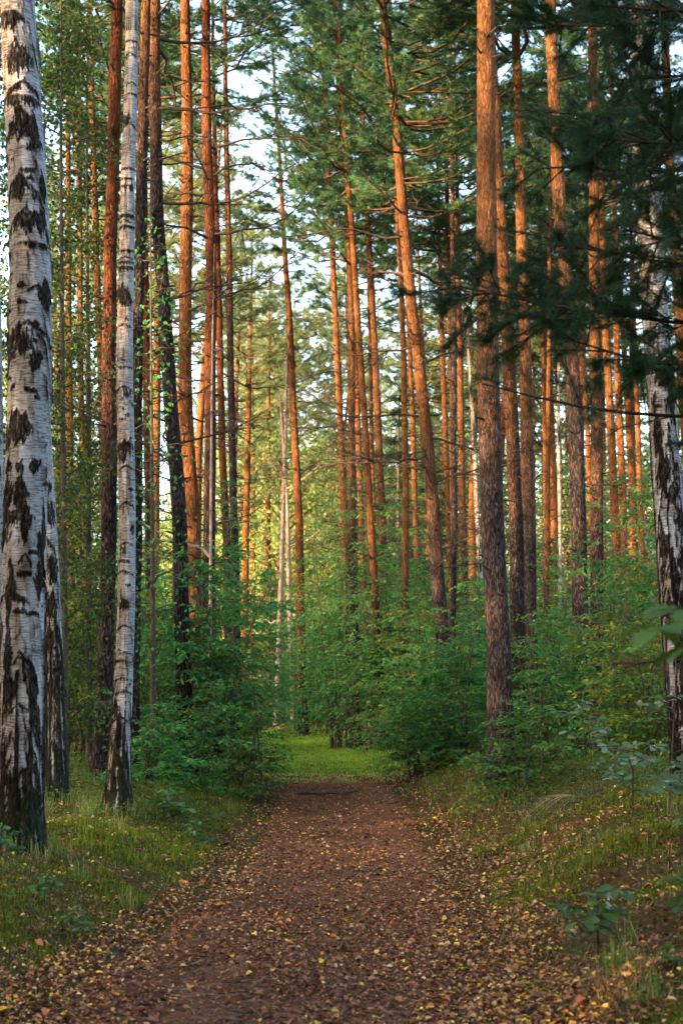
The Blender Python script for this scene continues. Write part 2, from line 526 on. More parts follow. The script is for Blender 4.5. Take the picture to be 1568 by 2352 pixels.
M_NEEDLE = leaf_material("pine needles", 0.22, 0.5, 1.0, 0.25)
M_NEEDLE_FAR = leaf_material("sunlit pine needles", 0.42, 0.6, 1.2, 0.2)  # colour and translucency raised to brighten the far sunlit crowns
M_NEEDLE_NEAR = leaf_material("dark pine needles", 0.15, 0.5, 1.0, 0.1)
M_LEAF = leaf_material("shrub leaves", 0.48, 0.42, 1.0, 0.3)
M_FARLEAF = leaf_material("sunlit tree leaves", 0.45, 0.55, 1.0, 0.25)
M_OAK = leaf_material("oak leaves", 0.3, 0.5, 1.0, 0.15, 0.15)
M_GRASS = leaf_material("grass blades", 0.35, 0.7, 1.0, 0.0, 0.05)
M_LITTER = leaf_material("fallen leaf", 0.1, 0.6, 1.0, 0.0, 0.08)
M_SOIL = soil_material("forest soil", 'soil')
M_PATH = soil_material("trodden earth", 'path')


# ------------------------------------------------------------------ ground and path
def axis(fine0, fine1, step, lo, hi, grow=1.12):
    a = list(np.arange(fine0, fine1 + 1e-6, step))
    s = step
    while a[-1] < hi:
        s *= grow; a.append(a[-1] + s)
    s = step
    while a[0] > lo:
        s *= grow; a.insert(0, a[0] - s)
    return np.array(a)


gx = axis(-4.5, 5.0, 0.06, -900, 900)
gy = axis(2.5, 24, 0.075, -900, 1200)
X, Y = np.meshgrid(gx, gy)
Z = gz(X, Y)
acc = Acc()
nx, ny = len(gx), len(gy)
i = (np.arange(ny - 1)[:, None] * nx + np.arange(nx - 1)[None, :])
acc.add(np.stack([X, Y, Z], -1), np.stack([i, i + 1, i + nx + 1, i + nx], -1).reshape(-1, 4))
tag(link("ground", acc.mesh("ground", [M_SOIL])), kind="structure")

acc = Acc()
py = np.arange(-3, 25.9, 0.075)
pt = np.linspace(-1, 1, 34)
T, PY = np.meshgrid(pt, py)
edge = path_half(PY) * (1.0 + 0.16 * (fbm(PY * 1.6 + np.sign(T) * 50, PY * 0 + 2.0, 21, 3) - 0.44) * 2)
edge = edge * np.sqrt(np.clip((25.8 - PY) / 2.0, 0.02, 1))
PY = PY - sstep(19, 25.9, PY) * 4.5 * (fbm(T * 2.6 + 8, T * 0 + 3, 23, 3) - .1)
PX = path_mid(PY) + T * edge
PZ = gz(PX, PY) + 0.004 - 0.012 * (np.abs(T) > 0.99)
i = (np.arange(len(py) - 1)[:, None] * len(pt) + np.arange(len(pt) - 1)[None, :])
acc.add(np.stack([PX, PY, PZ], -1), np.stack([i, i + 1, i + len(pt) + 1, i + len(pt)], -1).reshape(-1, 4))
tag(link("path", acc.mesh("path", [M_PATH])), kind="structure")

# ------------------------------------------------------------------ leaf litter, grass, moss, low cover
G = np.random.default_rng(5)


def scatter(n, y0, y1, power=1.6, wide=0.30):
    """ground points, denser towards the viewer, over the strip the photograph shows"""
    u = G.uniform(0, 1, n)
    k = 1 - power
    y = (y0 ** k + u * (y1 ** k - y0 ** k)) ** (1 / k)
    x = G.uniform(-1, 1, n) * (y * wide + 0.8)
    return x, y


def side_dist(x, y):
    e = x - path_mid(y)
    return e, np.abs(e) - path_half(y)


acc = Acc()
x, y = scatter(175000, 3.6, 32, 1.7)
e, s = side_dist(x, y)
clump = fbm(x * 1.5, y * 1.0, 31, 3)
onpath = s < 0
right = e > 0
keep_p = np.where(onpath, 0.95, np.where(right, np.where(s < 0.6, 0.98, 0.62), np.where(s < 0.3, 0.95, 0.30)))
keep_p = keep_p * np.where(np.abs(s - .15) < .4, 1, .4 + .6 * sstep(.34, .56, fbm(x * .8 + 20, y * .55, 97, 3))) * sstep(0.22, 0.5, clump + 0.12 + .2 * (np.abs(s - .1) < .35))
keep_p = np.where((y > 25) & (s < 1.5), keep_p * 0.25, keep_p)
k = G.uniform(0, 1, len(x)) < keep_p
x, y, s, e = x[k], y[k], s[k], e[k]
n = len(x)
ang = G.uniform(0, TAU, n)
tilt = G.normal(0, 0.28, n)
d = np.stack([np.cos(ang), np.sin(ang), tilt], -1)
up = nrm(np.stack([G.normal(0, .33, n), G.normal(0, .33, n), np.ones(n)], -1))
q = G.uniform(0, 1, n)
q = q - .22 * sstep(.42, .6, fbm(x * 1.1 + 3, y * .8, 91, 3)) * (s < -.25) * (q < .945)
q = np.where(s > -.1, q + .12 * (q < .945) * (G.uniform(0, 1, n) < .6), q)
dark = pal(G, n, [(0.15, 0.060, 0.030), (0.20, 0.085, 0.040), (0.075, 0.032, 0.02), (0.26, 0.12, 0.055)], 0.3)
tan_ = pal(G, n, [(0.42, 0.20, 0.075), (0.46, 0.25, 0.10), (0.34, 0.14, 0.05), (0.50, 0.31, 0.15), (0.42, 0.15, 0.04)], 0.25)
yel = pal(G, n, [(0.62, 0.36, 0.05), (0.66, 0.44, 0.09), (0.55, 0.27, 0.04)], 0.15)
tint = np.where((q < 0.69)[:, None], dark, np.where((q < 0.962)[:, None], tan_, yel))
size = np.clip(G.lognormal(math.log(.023), .33, n), .011, .055) * np.where(q < .6, .95, 1.0)
z = gz(x, y) + 0.010 + G.uniform(0, 0.012, n) + np.where(s > 0, 0.015, 0)
leaves(acc, np.stack([x, y, z], -1), d, up, size * 1.15, size * 0.85, 0, tint, fold=0.25, droop=0.2)
x, y = scatter(1500, 4, 24, 1.6, 0.25); n = len(x); ang = G.uniform(0, TAU, n); L = G.uniform(.05, .22, n) * .5
p0 = np.stack([x - np.cos(ang) * L, y - np.sin(ang) * L, gz(x, y) + .012], -1); p1 = np.stack([x + np.cos(ang) * L, y + np.sin(ang) * L, gz(x, y) + .02], -1)
sticks(acc, p0, p1, .004, .002, 0, pal(G, n, [(.05, .034, .025), (.10, .07, .05), (.16, .12, .09)], .3))
# needles and bark crumbs between the leaves
x, y = scatter(60000, 3.6, 24, 1.7, 0.22)
e, s = side_dist(x, y)
k = (s < 0.7)
x, y = x[k], y[k]; n = len(x)
ang = G.uniform(0, TAU, n); L = G.uniform(.02, .06, n)
p0 = np.stack([x, y, gz(x, y) + .008], -1)
p1 = p0 + np.stack([np.cos(ang) * L, np.sin(ang) * L, G.uniform(0, .012, n)], -1)
sd_ = np.stack([-np.sin(ang), np.cos(ang), np.zeros(n)], -1) * G.uniform(.001, .003, n)[:, None]
v = np.stack([p0 - sd_, p0 + sd_, p1 + sd_, p1 - sd_], 1)
acc.add(v.reshape(-1, 3), np.arange(n * 4).reshape(-1, 4), 0, np.repeat(pal(G, n, [(0.06, .034, .026), (.14, .075, .05), (.03, .02, .018), (.22, .14, .09)], .3), 4, 0))
tag(link("fallen_leaves", acc.mesh("fallen_leaves", [M_LITTER])), "brown, tan and yellow fallen leaves strewn along the path", "leaf litter", None, "stuff")


def blades(acc, x, y, h, w, tint, lean=0.5, mat=0):
    n = len(x)
    a = G.uniform(0, TAU, n); b = G.uniform(0, TAU, n)
    ln = np.abs(G.normal(0, lean, n)) * h
    z = gz(x, y) - 0.005
    p = np.stack([x, y, z], -1)
    sd = np.stack([np.cos(a), np.sin(a), np.zeros(n)], -1) * (w * .5)[:, None]
    dr = np.stack([np.cos(b), np.sin(b), np.zeros(n)], -1)
    mid = p + dr * (ln * .35)[:, None]; mid[:, 2] += h * .62
    tip = p + dr * ln[:, None]; tip[:, 2] += h * np.clip(1 - (ln / h) * .35, .3, 1)
    v = np.stack([p - sd, p + sd, mid + sd * .7, mid - sd * .7, tip], 1)
    o = np.arange(n) * 5
    t5 = np.repeat(tint, 5, 0)
    acc.add(v.reshape(-1, 3), np.stack([o, o + 1, o + 2, o + 3], -1), mat, t5)
    acc.f.append(np.stack([o + 3, o + 2, o + 4], -1) + acc.n - n * 5)
    acc.m.append(np.full(n, mat, np.int32))


acc = Acc()
x, y = scatter(190000, 3.7, 60, 1.65, 0.29)
yx = G.uniform(22.5, 46, 60000)
x = np.append(x, path_mid(yx) + G.normal(0, 1.1, 60000)); y = np.append(y, yx)
e, s = side_dist(x, y)
pn = fbm(x * 1.3 + 5, y * 1.1, 44, 3); pn2 = fbm(x * .6, y * .6, 48, 3)
right = e > 0
dens = np.where(right, sstep(-0.1, .55, s) * np.where(s < 1.1, .9, .5), sstep(-.05, .45, s) * .95)
dens = dens * sstep(.30, .52, pn + .05)
centre = np.exp(-((e + .05) / .25) ** 2) * sstep(.50, .62, fbm(x * .9 + 60, y * .7, 52, 3)) * .35 * (y > 6) * (y < 26)
dens = np.maximum(dens, centre)
dens = np.where((y > 19) & (s < 1), np.maximum(dens, .95 * sstep(18.5, 26, y + 9 * (fbm(x * 1.4 + 2, y * .5, 57, 3) - .45))), dens)
k = G.uniform(0, 1, len(x)) < dens
x, y, e, s, pn, pn2 = x[k], y[k], e[k], s[k], pn[k], pn2[k]
n = len(x)
green = pal(G, n, [(0.06, 0.13, 0.026), (0.08, 0.15, 0.028), (0.045, 0.11, 0.026), (0.11, 0.16, 0.03)], .25)
straw = pal(G, n, [(0.34, 0.23, 0.10), (0.27, 0.17, 0.07), (0.42, 0.30, 0.14), (0.19, 0.15, 0.06)], .25)
dryp = np.where(e > 0, np.interp(s, [0, .9, 1.8], [.9, .6, .35]), np.interp(s, [0, .35, .8, 1.5], [.9, .6, .3, .2]))
dryp = np.where((y > 24.5) & (s < .5), .06, dryp)
tint = np.where((G.uniform(0, 1, n) < dryp)[:, None], straw, green)
tint = np.where(((y > 21.5 + G.normal(0, 1, n)) & (s < 1.2))[:, None], np.clip(tint * np.array([2.7, 2.6, 1.4]), 0, .40), tint)  # grass past the path's end brightened, standing in for open sky light
tall = np.interp(s, [-1, 0, .8, 2], [.03, .042, .055, .07]) * np.where(e < 0, .7, 1)  * G.uniform(.5, 1.5, n) * np.interp(y, [4, 12], [.8, 1])
wid = np.interp(y, [4, 10, 25, 50], [.0035, .005, .010, .02])
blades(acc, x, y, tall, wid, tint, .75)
# longer tufts round the trunk feet and here and there on the banks
TUFTS = [(-2.39, 10.6, .24, 700), (-2.18, 13.8, .22, 600), (-2.9, 14.6, .22, 500), (1.93, 17.2, .24, 600), (-2.87, 17, .22, 400), (3.1, 13.2, .25, 500)]
for _ in range(46):
    ty = G.uniform(5.5, 21); sd0 = G.choice([-1, 1]); TUFTS.append((float(path_mid(ty)) + sd0 * (float(path_half(ty)) + G.uniform(.25, 2.2)), ty, .07, 70))
for tx, ty, tr, tn in TUFTS:
    a = G.uniform(0, TAU, tn); rr = tr * (1 + np.abs(G.normal(0, .35, tn)))
    if tr < .1: rr = tr * np.sqrt(G.uniform(0, 1, tn))
    m = G.uniform(0, 1, tn) < .3
    tt = np.where(m[:, None], pal(G, tn, [(.34, .24, .11), (.28, .20, .08)], .2), pal(G, tn, [(.08, .15, .03), (.11, .18, .035), (.06, .12, .03)], .25))
    blades(acc, tx + rr * np.cos(a), ty + rr * np.sin(a), G.uniform(.07, .2, tn), np.full(tn, .006), tt, .6)
tag(link("grass", acc.mesh("grass", [M_GRASS])), "short green and straw coloured grass edging the path", "grass", None, "stuff")

# moss cushions: tiny upright shoots in bright yellow green
acc = Acc()
x, y = scatter(240000, 4, 22, 1.5, 0.27)
e, s = side_dist(x, y)
mn = fbm(x * 1.5 + 11, y * 1.4 + 7, 63, 4)
spot = np.exp(-(((x - 2.45) / .55) ** 2 + ((y - 11.6) / 1.2) ** 2))
dens = np.where(s > .3, sstep(.44, .56, mn + spot * .25 + np.where(e < 0, .15, 0.045)), 0)
k = G.uniform(0, 1, len(x)) < dens
x, y = x[k], y[k]; n = len(x)
tint = pal(G, n, [(0.095, 0.135, 0.014), (0.125, 0.155, 0.015), (0.065, 0.105, 0.014), (0.17, 0.18, 0.018)], .2)
blades(acc, x, y, G.uniform(.02, .045, n) * (.5 + 1.3 * sstep(.44, .62, mn[k])), np.interp(y, [4, 20], [.008, .014]), tint, .5)
tag(link("moss", acc.mesh("moss", [M_GRASS])), "bright yellow green moss cushions on the banks", "moss", None, "stuff")


def low_cover(name, label, cx, cy, rx, ry, n, h, cols, ls=.02):
    acc = Acc()
    x = cx + G.normal(0, rx, n); y = cy + G.normal(0, ry, n)
    e, s = side_dist(x, y)
    k = (s > .35) & (fbm(x * 2, y * 2, 71, 2) > .28)
    x, y = x[k], y[k]; n = len(x)
    edge = np.exp(-.4 * (((x - cx) / rx) ** 2 + ((y - cy) / ry) ** 2))
    z = gz(x, y) + G.uniform(.02, 1, n) ** .7 * h * (.35 + .65 * edge)
    a = G.uniform(0, TAU, n)
    leaves(acc, np.stack([x, y, z], -1), np.stack([np.cos(a), np.sin(a), G.normal(.1, .35, n)], -1), nrm(np.stack([G.normal(0, .5, n), G.normal(0, .5, n), np.ones(n)], -1)),
           G.uniform(.7, 1.3, n) * ls, G.uniform(.7, 1.2, n) * ls * .6, 0, pal(G, n, cols, .3), simple=True)
    m = n // 14
    sticks(acc, np.stack([x[:m], y[:m], gz(x[:m], y[:m])], -1), np.stack([x[:m] + G.normal(0, .03, m), y[:m] + G.normal(0, .03, m), z[:m]], -1), .0025, .0012, 1)
    tag(link(name, acc.mesh(name, [M_LEAF, M_STEM])), label, "ground cover", None, "stuff")


GRN = [(0.075, 0.12, 0.025), (0.10, 0.15, 0.03), (0.055, 0.10, 0.03), (0.13, 0.16, 0.03)]
low_cover("bilberry_cover", "low mat of small leaved bilberry on the right bank", 2.9, 15.2, .8, 1.3, 15000, .30, GRN, .03)
low_cover("bilberry_cover", "low leafy cover at the foot of the right hand bushes", 2.6, 21.5, 1.1, 2.6, 9000, .28, GRN, .045)
low_cover("bilberry_cover", "low leafy cover behind the birches on the left bank", -3.2, 17.0, .9, 2.2, 9000, .25, GRN, .04)

low_cover("bilberry_cover", "low leafy cover right of the slim birch's foot", -1.75, 14.6, .45, .8, 4000, .22, GRN, .035)


# ------------------------------------------------------------------ trunks
def trunk_axis(poly, d, H, extra=0.25):
    """centre line of a trunk standing d metres ahead that passes through the given picture points, from below ground to height H"""
    P = [at(px, py_, d) for (py_, px) in sorted(poly, key=lambda t: -t[0])]
    p0 = P[0]
    if len(P) > 1:
        sl = (P[min(2, len(P) - 1)] - p0); sl = sl / max(sl.z, .1)
    else:
        sl = Vector((0, 0, 1))
    zg = gz1(p0.x, d)
    pts = list(P)
    if p0.z > zg + .05:
        b = p0 - sl * (p0.z - zg); zg = gz1(b.x, d)
        b = p0 - sl * (p0.z - zg)
        pts.insert(0, b)
    else:
        b = p0.copy(); b.z = zg
        pts = [b] + [q for q in P if q.z > zg + .15]
    base = Vector((pts[0].x, d, gz1(pts[0].x, d)))
    pts.insert(0, pts[0] - Vector((0, 0, extra)))
    top = pts[-1]; sl2 = (pts[-1] - pts[-2]); sl2 = sl2 / max(sl2.z, .1)
    zt = base.z + H
    k = 1
    while top.z < zt - .5:
        stp = min(2.0, zt - top.z)
        top = top + Vector((sl2.x * .6 * stp, sl2.y * .6 * stp, stp))
        pts.append(top)
        sl2 = sl2 * .85
    A = np.array([[q.x, q.y, q.z] for q in pts]) - np.array(base)
    return base, A


def resample(A, step):
    zz = np.arange(A[0, 2], A[-1, 2], step)
    zz = np.append(zz, A[-1, 2])
    x = np.interp(zz, A[:, 2], A[:, 0]); y = np.interp(zz, A[:, 2], A[:, 1])
    # ease the kinks between the measured points
    kk = max(3, int(1.2 / step) | 1)
    def sm(a):
        pad = np.concatenate([2 * a[0] - a[1:kk // 2 + 1][::-1], a, 2 * a[-1] - a[-kk // 2:-1][::-1]])
        return np.convolve(pad, np.ones(kk) / kk, 'same')[kk // 2:kk // 2 + len(a)]
    return np.stack([sm(x), sm(y), zz], -1)


PROF_Z = [-.3, 0, .15, .4, 1.0, 2.5, 5, 9, 13, 18, 24]
PROF_R = [2.1, 1.82, 1.50, 1.28, 1.15, 1.08, 1.0, .88, .72, .42, .12]


def pine_trunk(acc, A, r, H, seed, rng, sides=14, step=.22):
    C = resample(A, step)
    rad = r * np.interp(C[:, 2], PROF_Z, PROF_R) * np.where(C[:, 2] > H - 3, np.clip((H - C[:, 2]) / 3, .12, 1) ** .8, 1)
    C[:, 0] += (fbm(C[:, 2] * .5, C[:, 2] * 0 + seed, 5) - .47) * .06
    tube(acc, C, rad, sides, 0, None, .10, seed)
    # broken-off branch stubs
    n = int(H * 2.6)
    zz = rng.uniform(1.2, H * .65, n); az = rng.uniform(0, TAU, n)
    cx = np.interp(zz, C[:, 2], C[:, 0]); cy = np.interp(zz, C[:, 2], C[:, 1]); rr = np.interp(zz, C[:, 2], rad)
    dr = np.stack([np.cos(az), np.sin(az), rng.uniform(-.1, .45, n)], -1)
    p0 = np.stack([cx, cy, zz], -1) + dr * (rr * .7)[:, None]
    L = rng.uniform(.03, .16, n)
    sticks(acc, p0, p0 + dr * (rr * .3 + L)[:, None], .021, .010, 1)
    return C, rad


def dead_branch_mesh(seed):
    """a bare, once-forked side branch one metre long along +X"""
    rng = np.random.default_rng(900 + seed)
    acc = Acc()
    n = 9
    t = np.linspace(0, 1, n)
    sag = rng.uniform(-.12, .10)
    pts = np.stack([t, np.cumsum(rng.normal(0, .02, n)) - 0, sag * np.sin(t * 3) + np.cumsum(rng.normal(0, .016, n)) + .14 * t * t * rng.uniform(-.6, 1)], -1)
    pts[0] = 0
    tube(acc, pts, np.interp(t, [0, .3, 1], [.0125, .009, .003]), 5, 0)
    for _ in range(rng.integers(6, 12)):
        a = rng.uniform(.22, .95); k = a * (n - 1); i0 = int(k)
        p = pts[i0] + (pts[min(i0 + 1, n - 1)] - pts[i0]) * (k - i0)
        L = rng.uniform(.15, .5) * (1.15 - a)+.05
        d = nrm(np.array([rng.uniform(.3, 1), rng.choice([-1, 1]) * rng.uniform(.3, 1), rng.normal(0, .35)]))
        m = p + d * L * .5 + rng.normal(0, .02, 3); q = m + nrm(d + rng.normal(0, .3, 3)) * L * .5
        sticks(acc, [p, m], [m, q], [.0052, .004], [.004, .002], 0)
        for _ in range(rng.integers(0, 4)):
            d2 = nrm(d + rng.normal(0, .7, 3)); p2 = p + (q - p) * rng.uniform(.2, .9)
            sticks(acc, [p2], [p2 + d2 * L * rng.uniform(.3, .6)], .003, .0012, 0)
    return acc.mesh("dead_branch", [M_TWIG])


DEAD = [dead_branch_mesh(k) for k in range(12)]


def pine_crown_mesh(seed, ch=9.0, spread=2.5, far=False, cols=None, dense=1.0):
    """upper live part of a pine: whorls of limbs carrying pads of needle tufts; origin at the lowest live whorl"""
    rng = np.random.default_rng(300 + seed)
    acc = Acc()
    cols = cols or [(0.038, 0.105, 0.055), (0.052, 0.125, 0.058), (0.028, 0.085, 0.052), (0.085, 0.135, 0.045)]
    z = 0.0
    TP, TD = [], []
    while z < ch:
        u = z / ch
        for k in range(rng.integers(3, 6)):
            az = rng.uniform(0, TAU)
            L = (spread * (1 - u ** 1.7) + .35) * rng.uniform(.5, 1.15)
            n = 7
            t = np.linspace(0, 1, n)
            rise = rng.uniform(-.12, .38) + u * .35
            wob = np.cumsum(rng.normal(0, .035, n)) * L
            out = np.array([math.cos(az), math.sin(az), 0]); sid = np.array([-math.sin(az), math.cos(az), 0])
            pts = out * (t * L)[:, None] + sid * wob[:, None]
            pts[:, 2] += z + rng.uniform(-.15, .15) + L * (rise * t + .22 * t * t - .05 * np.sin(t * 6))
            pts[0, :2] = 0
            tube(acc, pts, (.008 + .0085 * L) * np.interp(t, [0, 1], [1, .22]), 5, 1)
            nt_ = int((8 + 7 * L) * dense)
            for a in rng.uniform(.2, 1.0, nt_):
                kq = a * (n - 1); i0 = min(int(kq), n - 2)
                p = pts[i0] + (pts[i0 + 1] - pts[i0]) * (kq - i0)
                tl = rng.uniform(.22, .6) * (1.1 - .35 * a)
                d = nrm(out * rng.uniform(.2, 1) + sid * rng.normal(0, .75) + np.array([0, 0, rng.uniform(-.1, .55)]))
                q = p + d * tl
                sticks(acc, [p], [q], .006, .003, 1)
                m = rng.integers(3, 6)
                f = rng.uniform(.35, 1.05, m)[:, None]
                TP.append(p + (q - p) * f); TD.append(np.tile(d, (m, 1)) + rng.normal(0, .35, (m, 3)) + np.array([0, 0, .25]))
        z += rng.uniform(.5, .8)
    TP = np.concatenate(TP); TD = np.concatenate(TD)
    needles(acc, TP, TD, .15, .0125, 14, .68, 0, pal(rng, len(TP), cols, .3), rng)
    return acc.mesh("pine_crown", [M_NEEDLE_FAR if far else M_NEEDLE, M_LIMB])


CROWNS = [pine_crown_mesh(k, 9.0 + k % 3, 2.3 + .25 * (k % 4)) for k in range(6)]


def add_dead_branches(root, C, rad, rng, z0, z1, gap, lmax, nmax, bias=None):
    z = z0; made = 0
    while z < z1 and made < nmax:
        for _ in range(rng.integers(1, 4)):
            if made >= nmax:
                break
            az = rng.uniform(0, TAU)
            u = (z - z0) / max(z1 - z0, .1)
            L = lmax * rng.uniform(.25, 1.0) * (.45 + .75 * u)
            o = link("dead_branch", DEAD[rng.integers(0, len(DEAD))], root)
            r = np.interp(z, C[:, 2], rad) * .8
            zz = z + rng.uniform(-.12, .12)
            o.location = (np.interp(zz, C[:, 2], C[:, 0]) + math.cos(az) * r, np.interp(zz, C[:, 2], C[:, 1]) + math.sin(az) * r, zz)
            o.rotation_euler = (rng.uniform(0, TAU) * .12, -rng.uniform(-.18, .45), az)
            th = rng.uniform(.8, 1.5)
            o.scale = (L, L * th if L < 1 else L, L * th if L < 1 else L)
            made += 1
        z += gap * rng.uniform(.6, 1.4)


def make_pine(label, poly, w, d, H=21.0, mat=None, crown_z=11.0, seed=0, branches=18, lmax=1.5, csc=1.0, group=None, bz0=2.2, wy=None):
    rng = np.random.default_rng(1000 + seed)
    base, A = trunk_axis(poly, d, H)
    root = thing("pine_tree", base, label, "pine tree", group)
    r = .5 * w * d / FPX
    acc = Acc()
    C, rad = pine_trunk(acc, A, r, H, seed * 1.37, rng, 16 if d < 28 else 12)
    link("trunk", acc.mesh("pine_trunk", [mat or M_PINE, M_TWIG]), root)
    c = link("crown", CROWNS[seed % len(CROWNS)], root)
    c.location = (np.interp(crown_z, C[:, 2], C[:, 0]), np.interp(crown_z, C[:, 2], C[:, 1]), crown_z)
    k = (H - crown_z + .3) / (9.0 + (seed % len(CROWNS)) % 3)
    tiltx = (C[-1, 0] - c.location.x) / max(H - crown_z, 1)
    c.rotation_euler = (0, math.atan(tiltx), rng.uniform(0, TAU))
    c.scale = (csc, csc, k)
    add_dead_branches(root, C, rad, rng, bz0, crown_z + .5, .42, lmax, branches)
    return root, C, rad


